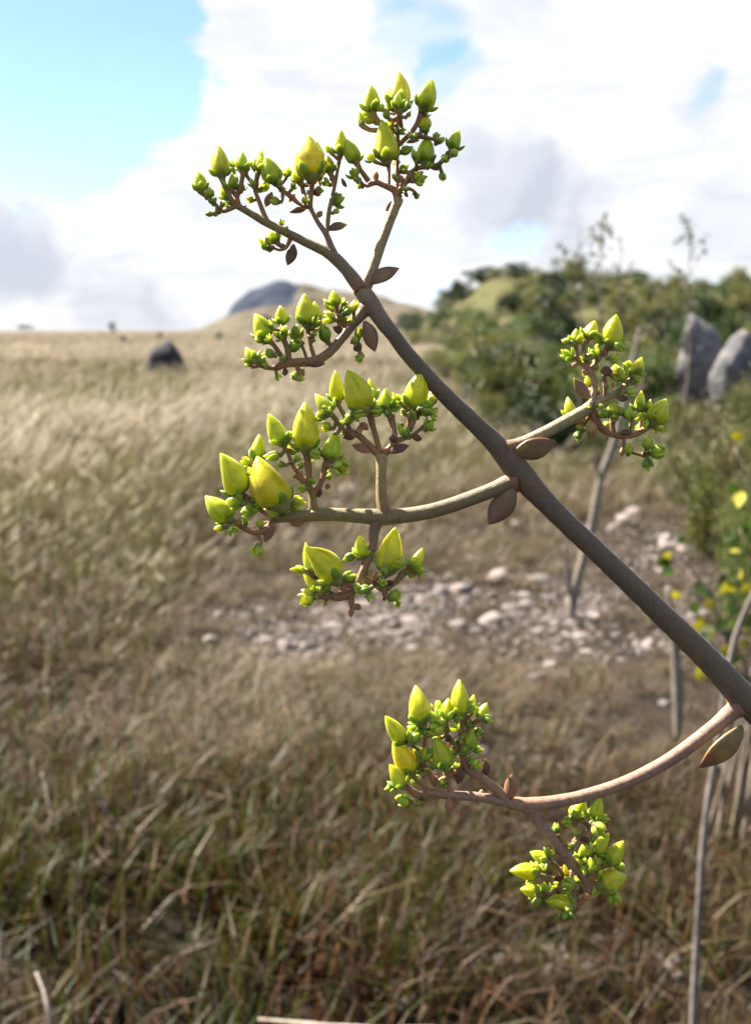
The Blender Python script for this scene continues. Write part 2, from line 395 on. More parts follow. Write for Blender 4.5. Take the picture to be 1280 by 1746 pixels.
FLAT = [random.uniform(.45, .9) for i in range(14)]
stone_meshes = [rock_mesh('stone', M_STONE, 100 + i, 1.0, random.uniform(.65, 1.0), FLAT[i], 2, .45, .3) for i in range(14)]
def stones():
    rnd = random.Random(5)
    spots = []
    def zone(n, cx, cy, rx, ry, smin, smax, where):
        for _ in range(n):
            a = rnd.uniform(0, 6.283); r = rnd.random()**.7*1.35*(.75 + .5*noise.noise(Vector((math.cos(a)*1.5, math.sin(a)*1.5, cx))))
            spots.append((cx + rx*r*math.cos(a), cy + ry*r*math.sin(a), (smin*.7 + (smax*1.35 - smin*.7)*rnd.random()**2.0), where))
    OPEN, SAP, FAR, DRK = 'in the open rubble strip above the russet grass', 'in the rubble around the bare sapling stem', 'in the far rubble near the shrubs', 'half sunk in the dark near grass'
    zone(46, 560, 1075, 200, 62, 11, 27, OPEN)
    zone(24, 720, 1030, 120, 40, 11, 28, OPEN)
    zone(58, 1000, 1060, 220, 75, 11, 26, SAP)
    zone(40, 1130, 930, 160, 75, 11, 26, FAR)
    zone(14, 590, 850, 80, 25, 10, 24, FAR)
    zone(12, 930, 890, 110, 30, 10, 22, FAR)
    zone(14, 860, 1400, 120, 60, 12, 28, DRK)
    zone(14, 1100, 1450, 60, 80, 12, 26, DRK)
    zone(16, 760, 1640, 160, 60, 14, 30, DRK)
    zone(14, 1100, 780, 90, 20, 9, 18, FAR)
    zone(18, 760, 1150, 420, 120, 9, 24, OPEN); zone(12, 800, 960, 300, 70, 9, 24, SAP)
    for e in ((640, 1085, 36, OPEN), (850, 990, 42, SAP), (920, 988, 40, SAP), (455, 1095, 36, OPEN), (840, 1060, 44, SAP), (30, 1025, 30, DRK), (80, 1180, 22, DRK), (15, 1300, 28, DRK), (560, 960, 28, OPEN), (1190, 1050, 38, SAP), (1080, 880, 38, FAR), (1120, 830, 34, FAR), (600, 838, 40, FAR), (1130, 755, 46, FAR), (690, 1690, 34, DRK), (780, 1660, 40, DRK)): spots.append(e)
    for px, py, s, where in spots:
        g = G(px, py); k = g.y/F
        i = rnd.randrange(len(stone_meshes)); m = stone_meshes[i]
        size = 'large' if s > 31 else 'mid sized' if s > 19 else 'small'
        form = 'flat' if FLAT[i] < .6 else 'rounded'
        lab = f'{size} {form} pale limestone stone {where}'
        o = rock('stone', m, g - Vector((0, 0, s*k*rnd.uniform(.0, .20))), 0, lab, 'stone', f'{size} {form} stones {where}', s*k*.62)
        o.rotation_euler = (rnd.uniform(-.25, .25), rnd.uniform(-.25, .25), rnd.uniform(0, 6.28))
stones()

# fine rubble: nobody could count it
def gravel():
    rnd = random.Random(15)
    protos = []
    for i in range(5):
        me = rock_mesh('pebble', M_STONE, 300 + i, 1, .8, .6, 1, .35, .3); protos.append(bpy.data.objects.new('pebble', me))
    pts = []
    for (cx, cy, rx, ry, n) in ((560, 1075, 220, 75, 700), (1000, 1050, 240, 90, 900), (1130, 920, 170, 90, 500), (720, 1030, 140, 50, 250), (590, 850, 90, 28, 100), (880, 1400, 160, 90, 120), (800, 1620, 260, 90, 140), (1110, 1450, 90, 100, 120)):
        for _ in range(n):
            a = rnd.uniform(0, 6.283); r = rnd.random()**.7*1.4*(.75 + .5*noise.noise(Vector((math.cos(a)*1.5, math.sin(a)*1.5, cx))))
            g = G(cx + rx*r*math.cos(a), cy + ry*r*math.sin(a)); s = rnd.uniform(.007, .026)
            pts.append((g, (rnd.uniform(-.4, .4), rnd.uniform(-.4, .4), rnd.uniform(0, 6.3)), s))
    return instancer('gravel', protos, pts)

def instancer(name, protos, pts):
    me = bpy.data.meshes.new(name); me.from_pydata([tuple(p[0]) for p in pts], [], [])
    a = me.attributes.new('rot', 'FLOAT_VECTOR', 'POINT'); a.data.foreach_set('vector', np.array([p[1] for p in pts], dtype=np.float32).ravel())
    a = me.attributes.new('scl', 'FLOAT', 'POINT'); a.data.foreach_set('value', np.array([p[2] for p in pts], dtype=np.float32))
    o = bpy.data.objects.new(name, me); C.objects.link(o)
    ng = bpy.data.node_groups.new(name, 'GeometryNodeTree')
    ng.interface.new_socket('Geometry', in_out='INPUT', socket_type='NodeSocketGeometry')
    ng.interface.new_socket('Geometry', in_out='OUTPUT', socket_type='NodeSocketGeometry')
    N = ng.nodes; L = ng.links
    gi = N.new('NodeGroupInput'); go = N.new('NodeGroupOutput')
    jn = N.new('GeometryNodeJoinGeometry')
    for p in protos:
        oi = N.new('GeometryNodeObjectInfo'); oi.inputs['Object'].default_value = p; oi.inputs['As Instance'].default_value = True
        L.new(oi.outputs['Geometry'], jn.inputs[0])
    ip = N.new('GeometryNodeInstanceOnPoints'); ip.inputs['Pick Instance'].default_value = True
    ra = N.new('GeometryNodeInputNamedAttribute'); ra.data_type = 'FLOAT_VECTOR'; ra.inputs[0].default_value = 'rot'
    sa = N.new('GeometryNodeInputNamedAttribute'); sa.data_type = 'FLOAT'; sa.inputs[0].default_value = 'scl'
    L.new(gi.outputs[0], ip.inputs['Points']); L.new(jn.outputs[0], ip.inputs['Instance'])
    L.new(ra.outputs[0], ip.inputs['Rotation']); L.new(sa.outputs[0], ip.inputs['Scale'])
    L.new(ip.outputs[0], go.inputs[0])
    md = o.modifiers.new('scatter', 'NODES'); md.node_group = ng
    o['kind'] = 'stuff'
    return o
tag(gravel(), 'fine pale limestone rubble strewn between the larger stones', 'gravel')

# ------------------------------------------------------------------ grass
def blade(mb, rnd, base, h, w, lean, az, col0, col1, segs=4, curve=1.0):
    d = Vector((math.cos(az), math.sin(az), 0)); side = Vector((-math.sin(az + rnd.uniform(-.7, .7)), math.cos(az), 0)).normalized()
    V, Fc, Cc = [], [], []
    for i in range(segs + 1):
        t = i/segs
        out_ = lean*h*(t**(1 + curve)); z = h*(t - 0.45*min(1.0, lean)*t**3)
        p = base + d*out_ + Vector((0, 0, z)); ww = w*(1 - t**1.6)*.5 + w*.04
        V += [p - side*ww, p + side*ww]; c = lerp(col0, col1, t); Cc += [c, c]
    for i in range(segs): Fc.append((2*i, 2*i+1, 2*i+3, 2*i+2))
    mb.add(V, Fc, Cc)
    return p
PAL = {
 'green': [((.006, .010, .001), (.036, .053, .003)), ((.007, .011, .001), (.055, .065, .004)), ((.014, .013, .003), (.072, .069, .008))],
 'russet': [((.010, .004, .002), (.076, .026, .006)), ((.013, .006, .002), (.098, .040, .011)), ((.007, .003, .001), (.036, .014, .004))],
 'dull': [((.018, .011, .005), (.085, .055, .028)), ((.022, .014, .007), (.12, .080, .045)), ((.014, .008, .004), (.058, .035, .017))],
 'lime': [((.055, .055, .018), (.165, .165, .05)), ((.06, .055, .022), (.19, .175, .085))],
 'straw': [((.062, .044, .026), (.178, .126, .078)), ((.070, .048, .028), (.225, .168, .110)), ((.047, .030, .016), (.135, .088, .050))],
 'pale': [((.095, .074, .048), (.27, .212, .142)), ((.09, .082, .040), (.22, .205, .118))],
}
def tuft(name, seed, mix, n, h, w, spread, lean=(.1, .7), plume=0, bias=None, segs=4):
    rnd = random.Random(seed); mb = MB()
    keys = list(mix); wts = [mix[k_] for k_ in keys]
    for _ in range(n):
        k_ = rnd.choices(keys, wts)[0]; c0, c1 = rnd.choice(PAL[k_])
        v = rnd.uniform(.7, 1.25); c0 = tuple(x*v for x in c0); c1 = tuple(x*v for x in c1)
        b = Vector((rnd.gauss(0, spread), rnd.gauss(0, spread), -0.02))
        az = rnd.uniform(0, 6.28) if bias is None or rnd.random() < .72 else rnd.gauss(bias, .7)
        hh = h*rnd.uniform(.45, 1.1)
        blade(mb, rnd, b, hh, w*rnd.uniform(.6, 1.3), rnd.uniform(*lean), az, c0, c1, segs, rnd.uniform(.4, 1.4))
    for _ in range(plume):
        # flowering culm: thin stalk with a feathery head
        b = Vector((rnd.gauss(0, spread), rnd.gauss(0, spread), 0)); az = rnd.gauss(bias or 0, .5); hh = h*rnd.uniform(1.0, 1.5)
        tip = blade(mb, rnd, b, hh, w*.6, rnd.uniform(.25, .6), az, (.12, .092, .055), (.28, .23, .155), 5)
        ax = Vector((math.cos(az)*.7, math.sin(az)*.7, .6)).normalized()
        for q in range(16):
            p = tip - ax*(q/16*hh*.32)
            dirv = (ax + Vector((rnd.gauss(0, .35), rnd.gauss(0, .35), rnd.gauss(0, .35)))).normalized()*hh*.10
            s = Vector((rnd.gauss(0, 1), rnd.gauss(0, 1), rnd.gauss(0, 1))).normalized()*w*.7
            mb.add([p - s, p + s, p + dirv], [(0, 1, 2)], (.38, .335, .26))
    me = mb.mesh(name, M_GRASS, False)
    return bpy.data.objects.new(name, me)
def mat4(name, *variants): return list(variants)

def in_rubble(px, py):
    for cx, cy, rx, ry in ((560, 1080, 215, 62), (1000, 1065, 230, 72), (1130, 935, 165, 70), (720, 1030, 120, 36), (590, 845, 80, 22)):
        if ((px-cx)/rx)**2 + ((py-cy)/ry)**2 < 1 + 1.3*noise.noise(Vector((px*.016, py*.03, 4))): return True
    return False
def to_pix(p):
    v = p - CAM; d = v.dot(FW)
    if d <= 0.05: return None
    return (W/2 + F*v.dot(RT)/d, Hh/2 - F*v.dot(UP)/d)

def grass():
    rnd = random.Random(3)
    B = R(15)
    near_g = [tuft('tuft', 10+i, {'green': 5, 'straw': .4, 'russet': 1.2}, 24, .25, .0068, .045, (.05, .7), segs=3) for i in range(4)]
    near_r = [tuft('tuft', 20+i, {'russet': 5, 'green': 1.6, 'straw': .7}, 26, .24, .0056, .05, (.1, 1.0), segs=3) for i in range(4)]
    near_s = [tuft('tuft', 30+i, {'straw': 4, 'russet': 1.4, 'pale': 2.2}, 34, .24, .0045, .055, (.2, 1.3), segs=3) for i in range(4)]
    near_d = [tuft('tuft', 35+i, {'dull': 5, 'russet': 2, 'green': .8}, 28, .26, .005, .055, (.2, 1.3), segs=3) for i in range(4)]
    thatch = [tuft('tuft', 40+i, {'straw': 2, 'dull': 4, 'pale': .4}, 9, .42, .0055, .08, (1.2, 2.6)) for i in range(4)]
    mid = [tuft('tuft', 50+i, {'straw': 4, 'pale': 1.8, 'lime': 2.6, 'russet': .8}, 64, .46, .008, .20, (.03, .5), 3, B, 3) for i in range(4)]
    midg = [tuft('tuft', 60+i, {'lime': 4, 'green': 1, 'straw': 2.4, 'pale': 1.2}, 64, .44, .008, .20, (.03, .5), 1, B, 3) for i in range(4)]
    far = [tuft('tuft', 70+i, {'straw': 5, 'pale': .8, 'lime': 1.4, 'dull': 2.0}, 60, .60, .035, .45, (.1, .6), 6, B, 2) for i in range(4)]
    S = {k_: [] for k_ in ('g', 'r', 's', 'd', 't', 'm', 'mg', 'f')}
    def rot(): return (rnd.uniform(-.12, .12), rnd.uniform(-.12, .12), rnd.uniform(0, 6.283))
    def rotb(): return (rnd.uniform(-.1, .1), rnd.uniform(-.1, .1), rnd.gauss(0, .8))
    # near belt: 0.9 to 10 m
    y = 0.9
    for _ in range(11500):
        yy = 0.9 + 9.2*rnd.random()**0.95
        xx = rnd.uniform(-1, 1)*(0.42*yy + 0.6)
        p = Vector((xx, yy, Hgt(xx, yy))); q = to_pix(p)
        if q is None: continue
        px, py = q
        nz = noise.noise(Vector((xx*.9, yy*.9, 7))); n2 = noise.noise(Vector((xx*2.2, yy*2.2, 17)))
        # the grass gets short and thin on the stony strip
        stony = sm(4.0, 4.6, yy)*(1 - sm(7.0, 9.0, yy))*sm(-1.5, -.7, xx)
        rub = in_rubble(px, py)
        if rub and rnd.random() < (.75 if n2 < .05 else .1): continue
        if stony and not rub and rnd.random() < .3*stony: continue
        if nz < -.2 and rnd.random() < .75: continue
        right = sm(520, 1000, px)*sm(950, 1250, py)
        far_ = sm(4.2, 8.5, yy)
        u = rnd.random(); sc = rnd.uniform(.6, 1.2)*(1 - .25*right)*(1 - .5*stony)
        if rub: sc *= .62 + .35*max(0, n2)
        # grass that stands right in front of the stones is low as well
        sc *= 1 - .3*sm(2.9, 3.6, yy)*(1 - stony)*(1 - sm(4.2, 4.8, yy))*sm(-1.4, -.6, xx)
        pale_ = sm(2.7, 3.7, yy)*sm(-1.5, -.5, xx)
        pg = (.42 + .5*n2)*(1 - .45*right)*(1 - .72*pale_); pr = (.54 - .3*n2)*(1 - .74*pale_)*(1 - .15*right)
        if yy < 3.1 and px < 900: pg += .16; pr += .18
        if u < pg: S['g'].append((p, rot(), sc))
        elif u < pg + pr: S['r'].append((p, rot(), sc))
        elif rnd.random() < .85*(1 - sm(2.7, 3.5, yy)): S['d'].append((p, rot(), sc))
        elif rnd.random() < .88: S['s'].append((p, rot(), sc))
        else: S['t'].append((p, rot(), sc))
    # field to the left and behind
    for _ in range(9500):
        yy = 4.0*math.exp(rnd.random()*math.log(60/4.0))
        xx = rnd.uniform(-1, 1)*(0.42*yy + 2)
        if xx > 0.16*yy + 1.2 and rnd.random() < .75: continue
        p = Vector((xx, yy, Hgt(xx, yy))); q = to_pix(p)
        if in_rubble(*q): continue
        if yy < 9.5 and rnd.random() < .85*sm(150, 420, q[0]): continue
        if yy < 7 and rnd.random() > sm(3.6, 7, yy): continue
        nz = noise.noise(Vector((xx*.22, yy*.12, 27)))
        sc = rnd.uniform(.6, 1.05)*(.42 + .58*sm(4, 13, yy))*(.7 if xx > .05*yy else 1)
        S['mg' if nz > -.04 else 'm'].append((p, rotb(), sc))
    for _ in range(8000):
        yy = 40.0*math.exp(rnd.random()*math.log(700/40.0))
        xx = rnd.uniform(-1, 1)*(0.42*yy + 4)
        if xx > 0.02*yy + 2 and yy < 260 and rnd.random() < .6: continue
        S['f'].append((Vector((xx, yy, Hgt(xx, yy))), rotb(), rnd.uniform(.5, 1.0)))
    for key, pr, nm, lab in (('g', near_g, 'green_grass', 'short green grass tufts growing through dry blades'),
                             ('r', near_r, 'russet_grass', 'reddish brown dry grass tufts covering the near ground'),
                             ('s', near_s, 'straw_grass', 'straw coloured dry grass tufts between the stones'),
                             ('d', near_d, 'withered_grass', 'dull brown withered grass tufts in the near dark grass'),
                             ('t', thatch, 'fallen_straw', 'bent and fallen straw stalks lying over the grass'),
                             ('m', mid, 'seeding_grass', 'pale feathery seeding grass swaying across the open field'),
                             ('mg', midg, 'field_grass', 'greenish tall grass patches in the open field'),
                             ('f', far, 'distant_grass', 'pale distant grassland reaching to the horizon')):
        tag(instancer(nm, pr, S[key]), lab, 'grass')
grass()

# ------------------------------------------------------------------ bushes and trees
def leaf_quad(mb, rnd, p, s, col, up=.25):
    a = Vector((rnd.gauss(0, 1), rnd.gauss(0, 1), rnd.gauss(0, 1) + up)).normalized(); b = a.orthogonal().normalized()
    b = (Matrix.Rotation(rnd.uniform(0, 6.28), 3, a) @ b); c = a.cross(b)
    l = s*rnd.uniform(.7, 1.3); w = l*.5
    mb.add([p - b*l*.5, p - b*l*.05 + c*w*.5 + a*l*.06, p + b*l*.5, p - b*l*.05 - c*w*.5 + a*l*.06], [(0, 1, 2, 3)], col)
def crown_mesh(name, seed, cols, nclump=13, nleaf=230, leaf=.085, fill=.42, tall=1.0):
    """unit bush: about 2 m wide, 1.6 m tall before scaling; returns foliage mesh, stem mesh"""
    rnd = random.Random(seed); mb = MB(); st = MB(); cents = []
    for i in range(nclump):
        a = rnd.uniform(0, 6.283); r = math.sqrt(rnd.random())*.78; z = rnd.uniform(.22, 1.25)*tall*(1.05 - .45*r)
        cents.append((Vector((r*math.cos(a), r*math.sin(a), z)), rnd.uniform(.24, fill)))
    for c, rr in cents:
        base = rnd.choice(cols); v = rnd.uniform(.7, 1.3)
        for q in range(nleaf):
            d = Vector((rnd.gauss(0, 1), rnd.gauss(0, 1), rnd.gauss(0, 1))).normalized()*rr*(rnd.random()**.45)*(1 + .35*rnd.random()*(rnd.random() < .2))
            d.z *= .85
            p = c + d
            if p.z < .03: p.z = .03 + rnd.random()*.1
            k_ = v*rnd.uniform(.75, 1.3)
            leaf_quad(mb, rnd, p, leaf, tuple(x*k_ for x in base))
        g0 = (.1, .08, .06); b0 = Vector((rnd.gauss(0, .05), rnd.gauss(0, .05), -.05))
        md = (b0 + c)*.5 + Vector((rnd.gauss(0, .06), rnd.gauss(0, .06), .04))
        tube(st, [b0, md, c], [.03, .02, .008], [g0]*3, 5, .3)
    return mb.mesh(name, M_FOL, False), st.mesh('stem', M_BARK)
KINDS = {
 'dark': [crown_mesh('foliage', 200+i, [(.018, .034, .006), (.030, .046, .009), (.014, .027, .007)], 14, 260, .085) for i in range(4)],
 'olive': [crown_mesh('foliage', 220+i, [(.070, .080, .012), (.098, .095, .017), (.050, .062, .010)], 12, 230, .085) for i in range(4)],
 'fresh': [crown_mesh('foliage', 260+i, [(.042, .070, .008), (.060, .085, .011), (.028, .050, .007)], 15, 200, .07, .36, 1.1) for i in range(3)],
 'grey': [crown_mesh('foliage', 240+i, [(.085, .088, .030), (.062, .070, .022), (.11, .102, .042)], 14, 240, .065) for i in range(3)],
}
def bush(kind, loc, sx, sz, label, group, name='bush', rnd=random):
    fm, sm_ = rnd.choice(KINDS[kind])
    r = empty(name, loc); tag(r, label, 'bush', group)
    rz = rnd.uniform(0, 6.28)
    for nm, me in (('foliage', fm), ('stem', sm_)):
        o = bpy.data.objects.new(nm, me); C.objects.link(o); o.parent = r; o.rotation_euler = (0, 0, rz); o.scale = (sx, sx, sz)
    return r
def bushes():
    rnd = random.Random(44)
    word = {'dark': 'dark green', 'olive': 'olive green', 'grey': 'sparse grey green', 'fresh': 'fresh green'}
    n = 0; tries = 0; used = []
    while n < 190 and tries < 9000:
        tries += 1
        y = 17*math.exp(rnd.random()*math.log(150/17.0)); x = rnd.uniform(1.5, .42*y + 4)
        q = to_pix(Vector((x, y, Hgt(x, y))))
        lo = 690 + (0 if y > 70 else 130 - (y-17)*1.4)
        if q[0] < lo or q[0] > 1400: continue
        s = rnd.uniform(.55, 1.25)*(1 + y*.006)
        if y < 24: s *= .75
        if any((x-a)**2 + (y-b)**2 < (.55*(s+c))**2 for a, b, c in used): continue
        # keep the boulders clear
        if 14 < y < 19.5 and 1140 < q[0] < 1290: continue
        used.append((x, y, s))
        k_ = rnd.choices(['dark', 'olive', 'grey', 'fresh'], [.26, .42, .12, .20])[0]
        size = 'broad' if s > 1.25 else 'small' if s < .85 else 'rounded'
        zone = 'at the foot of the hillside' if Hgt(x, y) < .7 else 'on the hillside slope' if Hgt(x, y) < 2.9 else 'along the hillside crest'
        bush(k_, (x, y, Hgt(x, y) - .03), s, s*rnd.uniform(.75, 1.05), f'{size} {word[k_]} bush growing {zone}', f'{size} {word[k_]} bushes {zone}', rnd=rnd)
        n += 1
    # the ones that stand out
    def place(px, py, y, wpx, hpx, kind, label, group=None, z=None):
        x = (px - 640)/F*y; k_ = y/F
        loc = Vector((x, y, Hgt(x, y) - .03)) if z is None else Vector((x, y, z))
        top = P(px, py, y/math.cos(PITCH)*1.0).z
        h = max(.3, CAM.z + (HORIZON - py)/F*y*1.02 - loc.z)
        bush(kind, loc, wpx*k_/2, h/1.45, label, group, rnd=rnd)
    place(922, 637, 11.7, 160, 0, 'dark', 'rounded dark green bush standing at the near foot of the slope behind the stem')
    place(880, 556, 17, 190, 0, 'olive', 'olive bush just behind the rounded dark green one')
    place(760, 575, 33, 130, 0, 'olive', 'olive bush beside the low dark boulder')
    place(820, 455, 128, 80, 0, 'dark', 'dark bush crowning the summit of the bushy hill')
    place(785, 470, 120, 50, 0, 'dark', 'small dark bush beside the summit bush of the hill')
    place(955, 470, 46, 110, 0, 'dark', 'dark green bush standing out on the ridge line in front of the hill')
    place(1060, 480, 40, 150, 0, 'olive', 'broad olive bush on the ridge line below the slender saplings')
    place(1190, 475, 30, 150, 0, 'dark', 'dark broad bush on the ridge line above the limestone boulders')
    place(1290, 474, 24, 150, 0, 'dark', 'dark bush at the right end of the ridge line')
    place(1110, 560, 20, 120, 0, 'olive', 'olive bush beside the tall limestone boulder')
    place(1085, 660, 15, 100, 0, 'dark', 'low dark bush between the round bush and the boulders')
    place(1005, 640, 17, 110, 0, 'olive', 'olive bush between two darker bushes at the slope foot')
    place(1215, 625, 8.1, 240, 0, 'grey', 'grey green shrub with fine leaves in front of the limestone boulders')
    place(1300, 600, 8.6, 210, 0, 'grey', 'taller grey green shrub next to the fine leaved grey green shrub')
    place(1135, 720, 9.5, 130, 0, 'grey', 'low grey green shrub beside the stony ground')
    place(985, 665, 11.8, 120, 0, 'olive', 'olive bush standing behind the bare sapling stem')
    place(840, 665, 14.5, 110, 0, 'olive', 'low olive bush on the field side of the rounded dark bush')
    place(1060, 690, 12.0, 130, 0, 'fresh', 'fresh green bush at the far edge of the rubble')
    place(1150, 650, 12.5, 120, 0, 'olive', 'olive bush directly below the tall pointed boulder')
    place(1250, 655, 10.5, 150, 0, 'fresh', 'leafy fresh green bush below the shorter boulder')
    place(1235, 735, 6.6, 150, 0, 'olive', 'small leafy olive bush beside the far rubble')
    place(1300, 690, 5.6, 170, 0, 'grey', 'grey green bush behind the yellow leaved shrub')
    place(1330, 800, 4.2, 200, 0, 'fresh', 'leafy green bush right behind the yellow leaved shrub')
    place(985, 770, 11.0, 120, 0, 'grey', 'dry grey green shrub at the edge of the stones')
bushes()

def sapling(px, top, y, label, name='sapling', leaves=26, spread=.34, col=(.06, .07, .03), seed=1, leaf=.10):
    rnd = random.Random(seed); x = (px - 640)/F*y; z0 = Hgt(x, y)
    h = CAM.z + (HORIZON - top)/F*y - z0
    r = empty(name, (x, y, z0)); tag(r, label, 'sapling')
    mb = MB(); fb = MB(); g0 = (.1, .09, .07)
    B0 = Vector((x, y, z0 - .03)); T = Vector((x + rnd.uniform(-.08, .08), y, z0 + h))
    tube(mb, [B0, B0.lerp(T, .4) + Vector((.05, 0, 0)), B0.lerp(T, .75) - Vector((.03, 0, 0)), T], [.022, .016, .009, .004], [g0]*4, 6, .1)
    for i in range(9):
        t = rnd.uniform(.62, .98); b = B0.lerp(T, t); a = rnd.uniform(0, 6.28)
        e = b + Vector((math.cos(a)*spread*rnd.uniform(.4, 1), math.sin(a)*spread, rnd.uniform(.1, .35)*h*.4))
        tube(mb, [b, b.lerp(e, .5) + Vector((0, 0, .03)), e], [.007, .005, .003], [g0]*3, 5, .1)
        for q in range(leaves//9 + 4):
            leaf_quad(fb, rnd, b.lerp(e, rnd.uniform(.55, 1.08)) + Vector((rnd.gauss(0, .035), rnd.gauss(0, .035), rnd.gauss(0, .035))), leaf, tuple(c*rnd.uniform(.7, 1.4) for c in col))
    mb.build('trunk', M_BARK, r); fb.build('leaves', M_FOL, r, False)
sapling(985, 392, 14, 'slender dark leaved sapling rising above the ridge with leaf clumps at its top', seed=3)
sapling(1055, 420, 15, 'thin sparse sapling with few leaves between two taller ones on the ridge', seed=4, leaves=9)
sapling(1160, 398, 14, 'slender airy sapling rising above the broad dark bush', seed=6, leaves=14)
sapling(1020, 388, 15, 'thin upright sapling with a dark leaf tuft at its very tip', seed=8, leaves=14, spread=.2)

def small_tree(px, base_y, wpx, hpx, label, seed):
    g = G(px, base_y, far=900); k_ = g.y/F; rnd = random.Random(seed)
    fm, st = KINDS['dark'][seed % 4]
    r = empty('tree', g); tag(r, label, 'tree')
    mb = MB(); h = hpx*k_
    tube(mb, [g, g + Vector((.03*h, 0, h*.35)), g + Vector((0, 0, h*.7))], [h*.05, h*.035, h*.02], [(.1, .08, .06)]*3, 6, h*.1)
    mb.build('trunk', M_BARK, r)
    o = bpy.data.objects.new('crown', fm); C.objects.link(o); o.parent = r; o.location = (0, 0, h*.28); o.scale = (wpx*k_/2, wpx*k_/2, h*.52)
small_tree(193, 572, 14, 26, 'tiny lone tree on the far grassland horizon left of the boulder', 1)
small_tree(211, 590, 14, 20, 'small dark tree standing in the field nearer than the horizon tree', 2)
small_tree(272, 583, 9, 20, 'thin dark tree in the field just above the lone boulder', 3)
small_tree(373, 585, 16, 24, 'small rounded tree in the field below the mountain foot', 4)
small_tree(45, 566, 30, 14, 'low spreading tree at the far left of the horizon', 5)
small_tree(452, 552, 46, 30, 'dark leafy tree at the base of the mountain cliff', 6)

# ------------------------------------------------------------------ dry stalks and sticks
def stalk(name, pts, label, cat, mat=M_WOOD, twigs=0, seed=0, n=7):
    """pts: (pixel x, pixel y, distance, width in pixels); the first point stands on the ground"""
    rnd = random.Random(seed)
    V = [P(x, y, d) for x, y, d, w in pts]; rad = [w*d/F/2 for x, y, d, w in pts]
    g = Vector((V[0].x, V[0].y, Hgt(V[0].x, V[0].y) - .02)); 
    if V[0].z > g.z + .03: V.insert(0, g); rad.insert(0, rad[0]*1.15)
    r = empty(name, V[0]); tag(r, label, cat)
    mb = MB(); tube(mb, V, rad, [(.2, .2, .2)]*len(V), n, .03, True, .25); mb.build('stem', mat, r)
    for i in range(twigs):
        k_ = rnd.randrange(max(1, len(V)//2), len(V)); b = V[k_].lerp(V[k_-1], rnd.random())
        e = b + Vector((rnd.uniform(-.18, .18), rnd.uniform(-.1, .1), rnd.uniform(.05, .22)))
        tb = MB(); tube(tb, [b, b.lerp(e, .5) + Vector((0, 0, .015)), e], [rad[k_]*.45, rad[k_]*.3, rad[k_]*.15], [(.2, .2, .2)]*3, 5, .03)
        tb.build('twig', mat, r)
    return r
stalk('dry_stalk', [(972, 1048, 5.35, 17), (985, 985, 5.3, 16), (1008, 895, 5.3, 15), (1024, 815, 5.3, 13), (1046, 752, 5.3, 12), (1062, 690, 5.3, 9), (1090, 560, 5.3, 6)], 'pale grey bare sapling stem rising from the stones behind the right bud cluster', 'stalk', M_WOOD, 5, 2)
stalk('dry_stalk', [(975, 1030, 5.25, 9), (968, 975, 5.2, 8), (962, 930, 5.2, 6)], 'short grey twig beside the bare sapling stem', 'stalk', M_WOOD, 0, 3)
stalk('dry_stalk', [(1178, 1800, 2.0, 14), (1186, 1640, 2.0, 13), (1195, 1480, 2.0, 12), (1203, 1390, 2.0, 12), (1219, 1290, 2.0, 11), (1243, 1130, 2.0, 10), (1262, 1060, 2.0, 10), (1290, 1000, 2.0, 9), (1330, 930, 2.0, 7)], 'long thin grey stalk standing upright in the dry grass beside the lower branch', 'stalk', M_WOOD, 2, 4)
stalk('dry_stalk', [(1155, 1262, 3.7, 14), (1152, 1170, 3.7, 13), (1147, 1090, 3.7, 11), (1138, 1000, 3.7, 9)], 'dark grey forked dead stem under the main stem', 'stalk', M_WOOD, 3, 5)
stalk('dry_stalk', [(1160, 1255, 3.75, 9), (1160, 1160, 3.75, 8), (1153, 1090, 3.75, 7)], 'thin dead stem right beside the forked one', 'stalk', M_WOOD, 0, 6)
def stick(pts, label, seed):
    V = [Vector((x, y, Hgt(x, y) + z)) for x, y, z, r in pts]
    mb = MB(); tube(mb, V, [p[3] for p in pts], [(.4, .4, .4)]*len(V), 7, .02, True, .3)
    o = mb.build('fallen_stick', M_STICK); tag(o, label, 'stick')
def gp(px, py, z): 
    d = pix_dir(px, py); s = (z - CAM.z)/d.z; p = CAM + d*s; return p.x, p.y
a = gp(440, 1706, .30); b = gp(560, 1722, .31); c_ = gp(640, 1735, .30); e = gp(860, 1752, .27)
stick([(a[0], a[1], .27, .0025), (b[0], b[1], .285, .0038), (c_[0], c_[1], .282, .0045), (e[0], e[1], .235, .0055), (e[0] + .35, e[1] - .05, .0, .009)], 'long bleached dead stick lying over the grass along the near edge', 1)
a = gp(62, 1655, .25); b = gp(80, 1700, .24); c_ = gp(88, 1760, .2)
stick([(a[0], a[1], .25, .002), (b[0], b[1], .23, .0038), (c_[0], c_[1], .15, .0045), (c_[0] + .02, c_[1] - .15, 0, .006)], 'short white stick poking up through the dark grass', 2)
a = gp(72, 1325, .2); b = gp(82, 1410, .1)
stick([(a[0], a[1], .20, .002), (b[0] + .012, b[1], .10, .0045), (b[0] + .01, b[1], 0, .007)], 'pale broken stalk standing in the reddish grass', 3)
a = gp(155, 1330, .22); b = gp(198, 1395, .12)
stick([(a[0], a[1], .19, .0025), (b[0] - .01, b[1], .10, .005), (b[0] + .06, b[1] - .02, 0, .008)], 'pale leaning stalk next to the broken one in reddish grass', 4)

